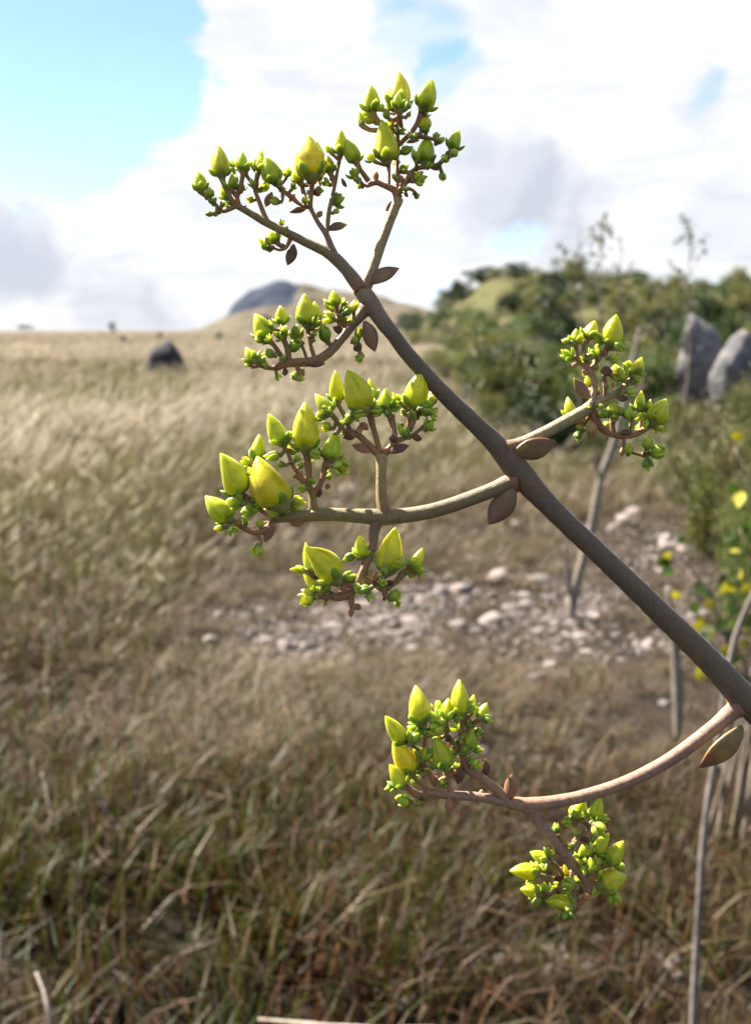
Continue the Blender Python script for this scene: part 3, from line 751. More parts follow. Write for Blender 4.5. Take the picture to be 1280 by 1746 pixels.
# yellow leaved shrub at the right
def yellow_shrub():
    rnd = random.Random(12); y = 2.7
    x0 = (1275 - 640)/F*y; r = empty('shrub', (x0, y, Hgt(x0, y))); tag(r, 'leafy shrub with yellow and green leaves on thin stems beside the stony ground', 'shrub')
    tips = [(1160, 935), (1190, 1010), (1235, 985), (1215, 1060), (1270, 900), (1255, 760), (1300, 820), (1240, 1110), (1320, 950), (1290, 1030)]
    st = MB()
    for (px, py) in tips:
        yy = y + rnd.uniform(-.25, .25); T = Vector(((px - 640)/F*yy, yy, CAM.z + (HORIZON - py)/F*yy))
        B0 = Vector((x0 + rnd.gauss(0, .04), y + rnd.gauss(0, .04), Hgt(x0, y) - .02))
        md = B0.lerp(T, .55) + Vector((.08, 0, .12))
        tube(st, [B0, md, T], [.007, .005, .002], [(.1, .08, .06)]*3, 6, .05)
        for q in range(rnd.randint(7, 11)):
            t = rnd.uniform(.62, 1.03); p = md.lerp(T, (t - .5)*2) if t > .5 else md
            p = p + Vector((rnd.gauss(0, .028), rnd.gauss(0, .028), rnd.gauss(0, .028)))
            yel = rnd.random() < (.5 if py > 920 else .15)
            lb = MB(); leaf_shape(lb, rnd, p, rnd.uniform(.026, .046), (.30, .27, .012) if yel else (.04, .075, .01))
            lb.build('leaf', M_FOL, r)
    st.build('stem', M_BARK, r)
def leaf_shape(mb, rnd, p, l, col):
    a = Vector((rnd.gauss(0, .6), -1 + rnd.gauss(0, .6), rnd.gauss(.3, .6))).normalized(); b = Vector((rnd.gauss(0, .6), rnd.gauss(0, .4), -1)); b = (b - a*b.dot(a)).normalized(); c = a.cross(b)
    V, Fc = [], []
    prof = [(0, .02), (.2, .30), (.45, .40), (.7, .28), (.9, .10), (1, .01)]
    for t, w in prof:
        for s in (-1, 0, 1):
            V.append(p + b*l*t + c*l*w*s + a*l*(.08*abs(s) - .25*t*t))
    for i in range(len(prof)-1):
        for s in (0, 1): Fc.append((i*3+s, i*3+s+1, i*3+s+4, i*3+s+3))
    k = rnd.uniform(.8, 1.2)
    mb.add(V, Fc, tuple(x*k for x in col))
yellow_shrub()

# ------------------------------------------------------------------ the flowering stalk
GREY = (.098, .070, .041); GREY2 = (.15, .112, .07); OLIVE = (.20, .15, .038); BROWN = (.28, .125, .042); PINK = (.22, .145, .11); DBR = (.11, .045, .02)
PXM = D0/F                                     # metres per photograph pixel at the stalk
base_xy = (0.52, 0.46)
STALK = empty('flower_stalk', (base_xy[0], base_xy[1], Hgt(*base_xy)))
tag(STALK, 'branching fleshy flower stalk carrying clusters of pointed yellow green buds', 'flower stalk')
def Q(x, y, dz=0.0):
    """pixel at the stalk's distance; dz is extra depth in pixels"""
    return P(x, y, D0 + dz*PXM)

def add_path(mb, pts, cols, n=12, rough=.05):
    V = [Q(p[0], p[1], p[3] if len(p) > 3 else 0) for p in pts]
    tube(mb, V, [p[2]*PXM for p in pts], cols, n, None, True, rough)

# main stem, on down out of the frame to its root
main = [(1262, 1184, 24), (1222, 1140, 22), (1180, 1098, 20.5), (1100, 1020, 19), (1018, 941, 18), (960, 886, 18), (920, 846, 19), (897, 820, 21.5), (877, 796, 22), (858, 773, 19), (830, 742, 16.5), (760, 675, 14.2), (700, 610, 12.8), (672, 573, 12.5), (650, 545, 13.5), (634, 520, 15), (620, 500, 15), (610, 488, 12)]
mb = MB()
V = [Vector((base_xy[0], base_xy[1], Hgt(*base_xy) - .03)), Vector((.50, .45, .45)), Vector((.42, .43, .85)), Vector((.30, .41, 1.07)), Q(1420, 1335), Q(1330, 1250)]
rad = [.017, .014, .010, .007, 26*PXM, 27*PXM]
cols = [GREY]*len(V)
for x, y, r in main: V.append(Q(x, y)); rad.append(r*PXM); cols.append(GREY if y > 560 else GREY2)
cols[-1] = BROWN; cols[-2] = (.24, .16, .09)
tube(mb, V, rad, cols, 28, .0025, True, .06)
mb.build('main_stem', M_STEM, STALK)

def frame(axis):
    a = axis.normalized(); b = a.orthogonal().normalized(); return a, b, a.cross(b)
PROF = [(0, .30), (.03, .58), (.08, .80), (.15, .94), (.24, 1.0), (.34, .995), (.45, .945), (.56, .85), (.67, .715), (.77, .555), (.86, .38), (.93, .225), (.975, .11), (1, .015)]
def bud_body(mb, base, tip, w, hue, rnd, seg=24):
    a, b, c = frame(tip - base); L = (tip - base).length; ph = rnd.uniform(0, 6.28); tw = rnd.uniform(-.5, .5)
    g0 = (.34, .47, .008); y0 = (.66, .60, .006); o0 = (.68, .52, .006)
    side = b*math.cos(ph) + c*math.sin(ph); bend = rnd.uniform(-.08, .08)*L; fat = rnd.uniform(-.09, .06)
    V, Fc, Cc = [], [], []
    for t, r in PROF:
        ctr = base + a*L*t + side*bend*math.sin(math.pi*t)
        for k in range(seg):
            th = 2*math.pi*k/seg; u = th + ph + tw*t
            groove = 1 - .10*abs(math.cos(2*u))**18*sm(.0, .12, t) + .03*math.cos(4*u + math.pi)
            rr = w/2*(r + fat*math.sin(math.pi*t))*groove
            V.append(ctr + (b*math.cos(th) + c*math.sin(th))*rr)
            h = hue*(1 - .85*sm(.68, 1, t)); h = max(0, h - .35*(1 - sm(0, .18, t)))
            col = lerp(g0, y0, min(1, h*1.1)); 
            if hue > .8: col = lerp(col, o0, .6*sm(.1, .35, t)*(1 - sm(.45, .8, t)))
            col = lerp(col, (.22, .24, .015), .6*abs(math.cos(2*u))**26*sm(.12, .6, t)); col = tuple(x*(1 + .05*math.sin(9*u + 3*t)) for x in col)
            Cc.append(col)
    n = len(PROF)
    for i in range(n - 1):
        for k in range(seg): Fc.append((i*seg+k, i*seg+(k+1) % seg, (i+1)*seg+(k+1) % seg, (i+1)*seg+k))
    Fc.append(tuple(range(seg-1, -1, -1))); Fc.append(tuple((n-1)*seg+k for k in range(seg)))
    mb.add(V, Fc, Cc)
def sepal(mb, base, d, up, L, wd, th, col, rnd, curl=.3, nu=8, nv=7):
    """fleshy spoon shaped lobe from base along d, curling towards up"""
    d = d.normalized(); s = d.cross(up)
    s = s.normalized() if s.length > 1e-5 else d.orthogonal().normalized(); n_ = s.cross(d).normalized()
    V, Fc, Cc = [], [], []
    for i in range(nv):
        t = i/(nv - 1)
        r = [.38, .72, .95, 1.0, .90, .66, .06][i] if nv == 7 else math.sin(math.pi*t)
        ctr = base + d*L*t + n_*L*curl*t*t
        for k in range(nu):
            a = 2*math.pi*k/nu
            V.append(ctr + s*(wd/2*r*math.cos(a)) + n_*(th/2*r*math.sin(a)*(1.0 if math.sin(a) < 0 else .55)))
            Cc.append(lerp(col, tuple(x*1.25 for x in col), t))
    for i in range(nv - 1):
        for k in range(nu): Fc.append((i*nu+k, i*nu+(k+1) % nu, (i+1)*nu+(k+1) % nu, (i+1)*nu+k))
    Fc.append(tuple(range(nu-1, -1, -1))); Fc.append(tuple((nv-1)*nu+k for k in range(nu)))
    mb.add(V, Fc, Cc)
SG = [(.15, .26, .010), (.20, .31, .013), (.11, .21, .012), (.25, .34, .015)]
YG = [(.32, .42, .025), (.27, .39, .02), (.37, .43, .03)]
def calyx(mb, base, axis, w, L, rnd, col=None, open_=58, four=4):
    open_ = open_ + 8 if open_ > 55 else open_
    a, b, c = frame(axis); ph = rnd.uniform(0, 6.28)
    for i in range(four):
        th = ph + i*2*math.pi/four + rnd.uniform(-.15, .15); rd = b*math.cos(th) + c*math.sin(th)
        fi = R(open_ + rnd.uniform(-14, 14)); d = a*math.cos(fi) + rd*math.sin(fi)
        l = L*rnd.uniform(.85, 1.15)
        sepal(mb, base + rd*w*.14, d, a, l, l*rnd.uniform(.62, .76), l*.46, col or rnd.choice(SG), rnd, rnd.uniform(.18, .42))
    # cup under the bud
    V, Fc = [], []; seg = 12
    for t, r in ((-.22, .16), (-.10, .22), (.0, .32), (.06, .30)):
        for k in range(seg):
            th = 2*math.pi*k/seg; V.append(base + a*w*t + (b*math.cos(th) + c*math.sin(th))*w*r)
    for i in range(3):
        for k in range(seg): Fc.append((i*seg+k, i*seg+(k+1) % seg, (i+1)*seg+(k+1) % seg, (i+1)*seg+k))
    mb.add(V, Fc, (.22, .22, .05))
def bract(mb, base, tip, w, rnd, col=BROWN, tipcol=None):
    a = tip - base; L = a.length; a = a.normalized()
    s = a.cross(FW).normalized()*math.cos(.25) + FW*math.sin(.25)*rnd.choice((-1, 1)); s = (s - a*s.dot(a)).normalized(); n_ = s.cross(a)
    prof = [(0, .22), (.08, .42), (.2, .72), (.35, .95), (.5, 1.0), (.65, .90), (.78, .66), (.89, .36), (.96, .14), (1, .015)]
    V, Fc, Cc = [], [], []; seg = 14; sgn = rnd.choice((-1, 1))
    for t, r in prof:
        ctr = base + a*L*t + n_*L*.07*math.sin(t*math.pi)*sgn
        for k in range(seg):
            th = 2*math.pi*k/seg
            ridge = 1 + .22*max(0, math.sin(th))**6
            wv = 1 + .05*math.sin(7*t + th) ; V.append(ctr + s*w/2*r*math.cos(th)*wv + n_*w*(.21*r*math.sin(th)*ridge + .10*r*math.cos(th)**2*sgn))
            Cc.append(lerp(col, tipcol or tuple(x*.75 for x in col), t))
    for i in range(len(prof) - 1):
        for k in range(seg): Fc.append((i*seg+k, i*seg+(k+1) % seg, (i+1)*seg+(k+1) % seg, (i+1)*seg+k))
    Fc.append(tuple(range(seg-1, -1, -1))); Fc.append(tuple((len(prof)-1)*seg+k for k in range(seg)))
    mb.add(V, Fc, Cc)

class Cluster:
    """one side branch: coordinates are read off an enlargement of the photograph (origin, scale)"""
    def __init__(s, ox, oy, sc, seed, dz=0):
        s.heads = []; s.o = (ox, oy); s.s = sc; s.rnd = random.Random(seed); s.mb = MB(); s.buds = []; s.cal = []; s.young = []; s.br = []; s.tw = []; s.dz = dz
    def f(s, x, y): return s.o[0] + x/s.s, s.o[1] + y/s.s
    def pt(s, x, y, dz=0): return Q(*s.f(x, y), dz + s.dz)
    def twig(s, pts, c0=OLIVE, c1=BROWN, n=10):
        m_ = len(pts); dzs = [p[3] if len(p) > 3 else 0 for p in pts]
        V = [s.pt(p[0], p[1], z) for p, z in zip(pts, dzs)]
        cs = [lerp(c0, c1, i/(m_-1)) for i in range(m_)]
        if n >= 14: cs[0] = lerp(cs[0], (.20, .07, .03), .8); cs[1] = lerp(cs[1], (.20, .07, .03), .45)
        tube(s.mb, V, [p[2]/s.s*PXM*(1 if n >= 12 else .86) for p in pts], cs, n, None, True, .07)
        for i in range(m_ - 1):
            for k in range(4):
                t = k/4; s.tw.append((pts[i][0]*(1-t) + pts[i+1][0]*t, pts[i][1]*(1-t) + pts[i+1][1]*t, dzs[i]*(1-t) + dzs[i+1]*t))
    def nearest(s, x, y):
        return min(s.tw, key=lambda q: (q[0]-x)**2 + (q[1]-y)**2)
    def bud(s, base, tip, w, hue, joint=None, dz=0, sep=True):
        rnd = s.rnd; dz = dz + rnd.uniform(-8, 8); s.heads.append(base)
        if joint is None: joint = s.nearest(*base)[:2]
        B = s.pt(base[0], base[1], dz); Lpx = math.hypot(tip[0]-base[0], tip[1]-base[1])/s.s
        T = s.pt(tip[0], tip[1], dz + rnd.uniform(-.22, .12)*Lpx)
        wm = w/s.s*PXM; ax = (T - B).normalized()
        mb_ = MB(); bud_body(mb_, B, T, wm, hue, rnd); s.buds.append(mb_)
        if sep:
            cb = MB(); calyx(cb, B + ax*wm*.02, ax, wm, (w/s.s*.26 + 13)*PXM, rnd); s.cal.append(cb)
        j = s.nearest(*joint); J = s.pt(joint[0], joint[1], j[2])
        E = B - ax*wm*.12; L = (E - J).length
        if L > .0008:
            md = J.lerp(E, .6)*.6 + (E - ax*L*.35)*.4; r0 = max(.0009, wm*.08)
            tube(s.mb, [J, md, E, E + ax*wm*.1], [r0*1.15, r0*.95, r0*1.35, r0*1.9], [BROWN, lerp(BROWN, OLIVE, .35), (.27, .19, .06), (.22, .22, .05)], 9, None, True, .06)
    def small(s, x, y, size, dirn=None, dz=None, col=None):
        rnd = s.rnd; j = s.nearest(x, y); dz = j[2] + rnd.uniform(-26, 22) if dz is None else dz
        sz = size/s.s*PXM
        dx, dy = x - j[0], y - j[1]; l = math.hypot(dx, dy) + 1e-3
        if dirn is None: dirn = (dx/l*.8 + rnd.uniform(-.3, .3), dy/l*.8 - .55 + rnd.uniform(-.2, .2))
        m_ = math.hypot(*dirn) + 1e-6; ux, uy = dirn[0]/m_, dirn[1]/m_
        B = s.pt(x - ux*size*.32, y - uy*size*.32, dz)
        ax = ((RT*ux - UP*uy) + FW*rnd.uniform(-.7, .35)).normalized()
        sz *= 1.42; mb_ = MB(); pal = YG if rnd.random() < .45 else SG
        calyx(mb_, B, ax, sz*.5, sz*rnd.uniform(.46, .6), rnd, col or rnd.choice(pal), rnd.uniform(26, 50), 4)
        if rnd.random() < .75:
            bud_body(mb_, B + ax*sz*.02, B + ax*sz*rnd.uniform(.55, .85), sz*rnd.uniform(.30, .42), rnd.uniform(.05, .35), rnd, 12)
        s.young.append(mb_)
        J = s.pt(j[0], j[1], j[2]); E = B - ax*sz*.08; L = (E - J).length
        if L > .0006:
            md = J.lerp(E, .55)*.65 + (E - ax*L*.3)*.35; r0 = min(.0012, max(.0006, sz*.10))
            tube(s.mb, [J, md, E], [r0*1.3, r0, r0*1.4], [BROWN, lerp(BROWN, OLIVE, .6), (.26, .26, .06)], 7, None, True, .05)
    def bract(s, base, tip, w, col=BROWN, dz=0, tipcol=None):
        m_ = MB(); bract(m_, s.pt(base[0], base[1], dz), s.pt(tip[0], tip[1], dz + s.rnd.uniform(-6, 6)), w/s.s*PXM, s.rnd, col, tipcol); s.br.append(m_)
    def extra(s, n):
        # more tiny buds crowd the inner twigs
        inner = [q for q in s.tw if any(math.hypot(q[0]-b[0], q[1]-b[1]) < 190*s.s/5 for b in s.heads)]
        for _ in range(n):
            q = s.rnd.choice(inner); a = s.rnd.uniform(-2.8, -.3); l = s.rnd.uniform(7, 13)*s.s
            s.small(q[0] + math.cos(a)*l, q[1] + math.sin(a)*l, s.rnd.uniform(9, 15)*s.s)
    def finish(s):
        s.extra(11)
        b = s.mb.build('side_branch', M_STEM, STALK)
        def sub(m_, nm, mt):
            o = bpy.data.objects.new(nm, m_.mesh(nm, mt)); C.objects.link(o); o.parent = b
        for m_ in s.buds: sub(m_, 'bud', M_BUD)
        for m_ in s.cal: sub(m_, 'calyx', M_SEP)
        for m_ in s.young: sub(m_, 'young_bud', M_SEP)
        for m_ in s.br: sub(m_, 'bract', M_BRACT)
def nodes(c, lst):
    for e in lst: c.small(*e)

# A: upper left
A = Cluster(320, 220, 4.0, 1)
A.twig([(1185, 1095, 62), (1150, 1050, 50), (1080, 960, 42), (1010, 885, 42), (930, 832, 35), (800, 770, 30), (640, 690, 28), (520, 630, 27), (420, 570, 24), (340, 525, 22)], GREY2, OLIVE, 14)
A.twig([(1010, 890, 40), (975, 800, 30), (940, 710, 24), (890, 640, 19), (850, 565, 18), (835, 520, 20), (842, 440, 19), (846, 350, 26)], GREY2, BROWN)
A.twig([(945, 720, 20), (955, 640, 18), (968, 540, 17), (1000, 400, 14), (1022, 280, 13), (1038, 190, 17)], OLIVE, OLIVE)
A.twig([(545, 640, 26), (520, 580, 20), (490, 500, 18), (460, 420, 15), (455, 370, 13)], OLIVE, BROWN)
A.twig([(350, 530, 26), (335, 470, 22), (350, 420, 20)], BROWN, BROWN)
A.twig([(330, 525, 22), (240, 560, 18), (195, 520, 16), (150, 470, 15), (110, 430, 15)], BROWN, OLIVE)
A.twig([(830, 535, 18), (760, 510, 14), (710, 465, 22), (650, 420, 16), (615, 380, 18)], BROWN, BROWN)
A.twig([(1000, 400, 14), (990, 330, 22), (960, 300, 14)], BROWN, BROWN)
A.twig([(700, 750, 20), (670, 810, 14), (620, 825, 11), (570, 800, 10)], BROWN, OLIVE)
A.bud((232, 318), (203, 105), 128, .45, (320, 520)); A.bud((92, 420), (60, 280), 92, .32, (130, 455))
A.bud((375, 280), (368, 145), 78, .2, (350, 440)); A.bud((480, 290), (507, 142), 84, .25, (460, 410))
A.bud((600, 360), (530, 188), 138, .3, (640, 410)); A.bud((845, 328), (820, 36), 200, 1.0, (845, 400), -10)
A.bud((895, 330), (872, 75), 120, .65, (880, 430), 30, False); A.bud((972, 290), (945, 175), 84, .5, (985, 340), 14)
A.bud((1038, 165), (1043, -2), 86, .4, (1035, 200)); A.bud((268, 470), (226, 365), 62, .2, (310, 515), 16); A.bud((305, 405), (302, 305), 66, .15, (340, 460))
A.bud((770, 330), (750, 195), 70, .8, (800, 480), 34, False); A.bud((605, 765), (560, 690), 80, .3, (650, 800), 16)
nodes(A, [(140, 440, 75), (170, 490, 60), (390, 270, 85), (485, 255, 80), (680, 300, 75), (310, 240, 55), (380, 400, 60), (430, 480, 65), (520, 400, 80), (595, 495, 85), (885, 430, 80), (800, 490, 55), (1025, 495, 95), (262, 510, 55), (150, 582, 60), (195, 575, 45), (740, 335, 100), (960, 135, 70), (940, 365, 75), (530, 800, 85), (545, 770, 50), (675, 684, 45), (440, 370, 60), (330, 350, 60), (1010, 560, 50), (720, 390, 55)])
A.bract((722, 785), (680, 932), 82, DBR); A.bract((955, 688), (1088, 652), 66, DBR); A.bract((815, 538), (690, 568), 44, DBR); A.bract((575, 430), (528, 535), 55); A.bract((915, 560), (880, 605), 42); A.bract((1050, 335), (1085, 400), 30, DBR)
A.bract((730, 440), (690, 500), 40); A.bract((400, 520), (360, 545), 40, DBR)
A.finish()

# B: upper right
B = Cluster(570, 110, 5.333, 2)
B.twig([(262, 2045, 80), (300, 1970, 62), (345, 1860, 52), (400, 1700, 48), (480, 1480, 46), (540, 1330, 45), (580, 1215, 44)], (.27, .205, .10), (.30, .215, .085), 14)
B.twig([(580, 1215, 50), (540, 1140, 38), (440, 1095, 30), (370, 1070, 32), (300, 1105, 20), (250, 1080, 16), (225, 1040, 16)], BROWN, BROWN)
B.twig([(570, 1160, 34, 14), (565, 1000, 24, 20), (570, 850, 22, 24), (575, 700, 24, 22), (570, 540, 20, 22), (575, 420, 22, 22)], OLIVE, BROWN)
B.twig([(580, 730, 26, 20), (680, 640, 27, 10), (750, 540, 27, 4), (785, 440, 30, 0)], BROWN, BROWN)
B.twig([(600, 1150, 34), (640, 1075, 34), (720, 960, 22), (850, 930, 24), (950, 905, 24), (1030, 810, 26)], BROWN, OLIVE)
B.twig([(492, 1110, 20), (496, 1000, 17), (488, 890, 26)], OLIVE, BROWN)
B.twig([(700, 660, 22, 8), (800, 660, 24, 4), (900, 680, 18, 0), (950, 700, 18, 0)], DBR, OLIVE)
B.twig([(600, 1160, 24), (680, 1130, 20), (745, 1170, 14)], BROWN, OLIVE)
B.bud((575, 380), (581, 60), 218, .75, (575, 440), 24); B.bud((350, 420), (334, 183), 155, .4, (570, 620), 8)
B.bud((800, 395), (890, 132), 186, .35, (785, 440)); B.bud((590, 410), (580, 253), 102, .15, (610, 620), -20)
B.bud((475, 865), (430, 500), 216, .5, (490, 900), -10); B.bud((195, 880), (115, 678), 138, .3, (310, 1060), -5)
B.bud((815, 890), (850, 650), 165, .2, (740, 945), 6); B.bud((1065, 765), (1135, 592), 122, .35, (1030, 810))
B.bud((800, 570), (830, 450), 150, .6, (770, 640), 34, False); B.bud((250, 540), (225, 420), 70, .2, (500, 600), 20, False)
nodes(B, [(320, 490, 140), (330, 850, 100), (170, 990, 130), (640, 785, 120), (470, 470, 80), (500, 540, 60), (830, 590, 100), (610, 595, 75), (775, 1045, 140), (620, 960, 95), (640, 1130, 65), (745, 1195, 65), (980, 1010, 85), (225, 1110, 65), (1010, 860, 90), (955, 690, 110), (730, 650, 60), (925, 655, 70), (1080, 800, 90), (730, 830, 90), (670, 460, 60), (500, 390, 80), (670, 370, 80), (830, 440, 90), (420, 400, 80), (560, 900, 60), (960, 930, 60)])
B.bract((620, 1225), (462, 1330), 110, DBR); B.bract((850, 925), (955, 960), 56, DBR); B.bract((770, 690), (650, 712), 50, DBR); B.bract((640, 1160), (668, 1210), 36, DBR); B.bract((378, 1070), (382, 965), 55, (.36, .17, .05)); B.bract((620, 1080), (590, 1000), 70, (.38, .2, .06)); B.bract((660, 1080), (690, 1020), 60, (.34, .16, .05))
B.finish()

# C: middle left, under the fork
Cc = Cluster(400, 470, 4.0, 3)
Cc.twig([(905, 215, 60), (865, 262, 42), (800, 340, 33), (720, 440, 31), (640, 530, 31), (540, 585, 33), (440, 590, 31), (350, 600, 30), (280, 630, 24)], GREY2, BROWN, 14)
Cc.twig([(345, 600, 24), (320, 550, 20), (280, 490, 18), (235, 435, 20)], BROWN, BROWN)
Cc.twig([(370, 580, 26), (360, 500, 24), (330, 420, 20), (318, 350, 16)], BROWN, OLIVE)
Cc.twig([(545, 560, 18), (520, 480, 16), (505, 400, 18), (500, 345, 24)], BROWN, BROWN)
Cc.twig([(490, 560, 13), (465, 490, 13), (440, 440, 13)], BROWN, OLIVE)
Cc.twig([(720, 400, 24, 20), (712, 330, 16, 20), (695, 240, 18, 20)], BROWN, BROWN)
Cc.twig([(790, 450, 16, 18), (850, 470, 18, 18), (848, 540, 15, 16)], BROWN, BROWN)
Cc.twig([(280, 630, 22), (210, 625, 18), (160, 605, 16)], BROWN, OLIVE)
Cc.twig([(420, 610, 22), (440, 660, 18), (430, 690, 14)], BROWN, BROWN)
Cc.bud((500, 328), (477, 122), 160, .52, (502, 380)); Cc.bud((205, 425), (138, 257), 122, .42, (240, 440)); Cc.bud((322, 325), (312, 202), 92, .28, (320, 370))
Cc.bud((135, 580), (78, 488), 82, .3, (165, 605)); Cc.bud((690, 195), (668, 100), 86, .3, (700, 260), 20); Cc.bud((565, 290), (545, 175), 80, .4, (520, 420), 26, False)
Cc.bud((820, 240), (815, 165), 70, .25, (740, 350), 30)
nodes(Cc, [(180, 580, 85), (245, 530, 85), (170, 440, 65), (240, 340, 65), (310, 405, 85), (345, 380, 65), (425, 395, 115), (560, 320, 70), (612, 410, 115), (595, 350, 55), (650, 290, 95), (740, 300, 75), (775, 240, 95), (660, 205, 70), (400, 490, 85), (290, 690, 55), (410, 690, 75), (445, 705, 55), (850, 400, 75), (845, 570, 75), (330, 560, 55), (745, 185, 60), (440, 460, 60), (100, 600, 60), (820, 440, 60)])
Cc.bract((885, 310), (958, 522), 108, (.235, .12, .06), -6); Cc.bract((615, 600), (455, 588), 56, DBR, -8); Cc.bract((345, 630), (342, 685), 44, DBR); Cc.bract((445, 640), (475, 685), 54); Cc.bract((378, 450), (388, 515), 34, DBR); Cc.bract((670, 350), (745, 380), 54, DBR, 15); Cc.bract((830, 460), (835, 520), 60, DBR, 14)
Cc.finish()

# D: the long middle branch and its end cluster
D1 = Cluster(340, 670, 4.571, 4)
D1.twig([(2470, 690, 92), (2410, 702, 72), (2320, 740, 60), (2100, 828, 58), (1800, 922, 58), (1480, 968, 62), (1400, 968, 66), (1280, 960, 58), (1100, 950, 54), (940, 945, 54), (800, 962, 48), (660, 972, 38), (575, 985, 32)], GREY2, OLIVE, 16)
D1.twig([(890, 950, 50), (882, 830, 40), (862, 750, 34), (790, 665, 30), (735, 640, 26)], OLIVE, BROWN)
D1.twig([(852, 720, 30), (850, 600, 32), (834, 470, 36)], BROWN, BROWN)
D1.twig([(890, 790, 26), (945, 710, 26), (970, 620, 28), (985, 540, 30)], BROWN, BROWN)
D1.twig([(770, 650, 22), (725, 560, 18), (690, 470, 17), (655, 400, 18)], BROWN, OLIVE)
D1.twig([(580, 985, 30), (530, 1055, 34), (450, 1090, 25), (360, 1060, 28), (290, 1000, 34)], BROWN, BROWN)
D1.twig([(590, 970, 22), (490, 920, 22), (420, 850, 24), (350, 800, 26)], BROWN, BROWN)
D1.twig([(610, 965, 22), (540, 865, 26), (470, 790, 20), (440, 680, 16, 12), (445, 560, 16, 14)], BROWN, OLIVE)
D1.twig([(455, 1095, 20), (482, 1165, 15), (465, 1205, 13)], BROWN, OLIVE)
D1.bud((308, 785), (165, 468), 216, .55, (360, 810)); D1.bud((640, 875), (448, 492), 290, .88, (560, 890), -26); D1.bud((235, 985), (45, 803), 172, .36, (290, 1000))
D1.bud((832, 435), (820, 70), 216, .62, (834, 480)); D1.bud((640, 388), (540, 163), 160, .42, (665, 420)); D1.bud((440, 520), (466, 320), 112, .36, (445, 570), 20); D1.bud((1000, 510), (1062, 298), 160, .12, (985, 545))
nodes(D1, [(160, 1050, 100, (-1, .1)), (262, 1070, 80, (.6, .5)), (450, 1235, 115, (-.2, 1)), (370, 540, 95), (400, 610, 85), (480, 480, 90), (580, 490, 115), (380, 900, 160), (290, 850, 125), (1095, 585, 120, (.8, .2)), (1120, 500, 75, (.8, -.5)), (800, 740, 100), (750, 860, 110, (1, -.1)), (880, 690, 60), (360, 1000, 60), (430, 810, 50), (430, 900, 100), (590, 930, 100, (-.2, -1)), (720, 440, 110, (-1, -.1)), (900, 480, 110, (.6, .5)), (640, 560, 70), (470, 1010, 70), (720, 330, 80), (790, 570, 60)])
D1.bract((570, 1010), (505, 1165), 90, (.24, .09, .04), -8); D1.bract((830, 1000), (700, 1022), 66); D1.bract((905, 730), (935, 815), 88, DBR); D1.bract((780, 690), (790, 600), 50, (.38, .2, .06)); D1.bract((545, 1030), (505, 1000), 40, (.36, .16, .06)); D1.bract((980, 720), (1020, 740), 50)
D1.finish()
D2 = Cluster(520, 615, 5.12, 5)
D2.twig([(700, 1365, 72), (680, 1270, 56), (665, 1150, 48), (665, 1000, 46), (668, 900, 49), (662, 820, 56)], OLIVE, (.31, .23, .085), 14)
D2.twig([(650, 830, 44), (600, 780, 36), (540, 720, 35), (470, 655, 34), (400, 615, 28), (350, 610, 22)], BROWN, BROWN)
D2.twig([(655, 810, 34), (625, 690, 28), (590, 570, 30), (560, 440, 44)], BROWN, BROWN)
D2.twig([(680, 830, 40), (740, 760, 34), (800, 700, 32), (860, 680, 22), (930, 655, 18), (990, 610, 19), (1040, 570, 22)], BROWN, OLIVE)
D2.twig([(785, 710, 30), (776, 600, 29), (745, 480, 46)], (.3, .2, .08), BROWN)
D2.twig([(890, 670, 20), (905, 560, 24), (935, 430, 44)], BROWN, BROWN)
D2.twig([(930, 600, 13), (965, 500, 15), (980, 450, 12)], OLIVE, OLIVE)
D2.twig([(390, 610, 22), (355, 500, 26), (310, 420, 22, 10), (285, 370, 24, 14)], BROWN, OLIVE)
D2.twig([(360, 620, 22), (300, 560, 24), (250, 490, 26), (215, 455, 28)], OLIVE, OLIVE)
D2.bud((505, 432), (368, 76), 252, .62, (555, 450), -14); D2.bud((280, 352), (262, 83), 132, .5, (290, 380), 18); D2.bud((212, 452), (88, 288), 130, .32, (225, 465)); D2.bud((588, 330), (556, 155), 92, .3, (570, 450), 26)
D2.bud((728, 425), (702, 238), 122, .2, (745, 490)); D2.bud((948, 400), (1032, 75), 210, .52, (935, 440)); D2.bud((1090, 380), (1112, 252), 70, .1, (970, 480), 22)
nodes(D2, [(130, 495, 95, (-1, -.1)), (190, 580, 115, (-.8, -.3)), (280, 365, 95), (620, 360, 80), (635, 435, 120, (-1, .1)), (800, 330, 90), (880, 370, 115, (-.4, -.6)), (1090, 365, 80), (1060, 420, 130, (.8, 0)), (1130, 460, 105, (1, -.1)), (1085, 565, 120), (870, 630, 130), (890, 595, 70), (860, 450, 75), (460, 470, 120, (.5, .0)), (390, 500, 100, (-.5, .3)), (180, 440, 90, (-.3, .2)), (790, 400, 100, (.8, -.3)), (680, 400, 80), (330, 640, 50), (250, 640, 40)])
D2.bract((735, 805), (912, 738), 84, DBR, -6); D2.bract((570, 800), (408, 735), 84, (.26, .1, .045), -6); D2.bract((450, 650), (328, 672), 64, DBR, -10); D2.bract((810, 690), (728, 680), 76, DBR, -8); D2.bract((930, 670), (1022, 682), 64, DBR); D2.bract((555, 600), (470, 545), 64, (.36, .15, .05), -6); D2.bract((835, 540), (860, 610), 36, DBR); D2.bract((480, 640), (475, 560), 60, (.38, .18, .06), -8)
D2.finish()
D3 = Cluster(490, 880, 5.12, 6)
D3.twig([(830, 0, 66), (775, 70, 58), (755, 150, 48), (745, 250, 44), (710, 360, 38), (660, 480, 34), (610, 590, 34), (555, 670, 36), (450, 710, 37), (380, 690, 34)], GREY2, BROWN, 14)
D3.twig([(650, 540, 30), (720, 575, 30), (790, 610, 34), (840, 640, 34), (910, 600, 28), (960, 560, 30), (1010, 500, 40), (1060, 470, 34)], BROWN, OLIVE)
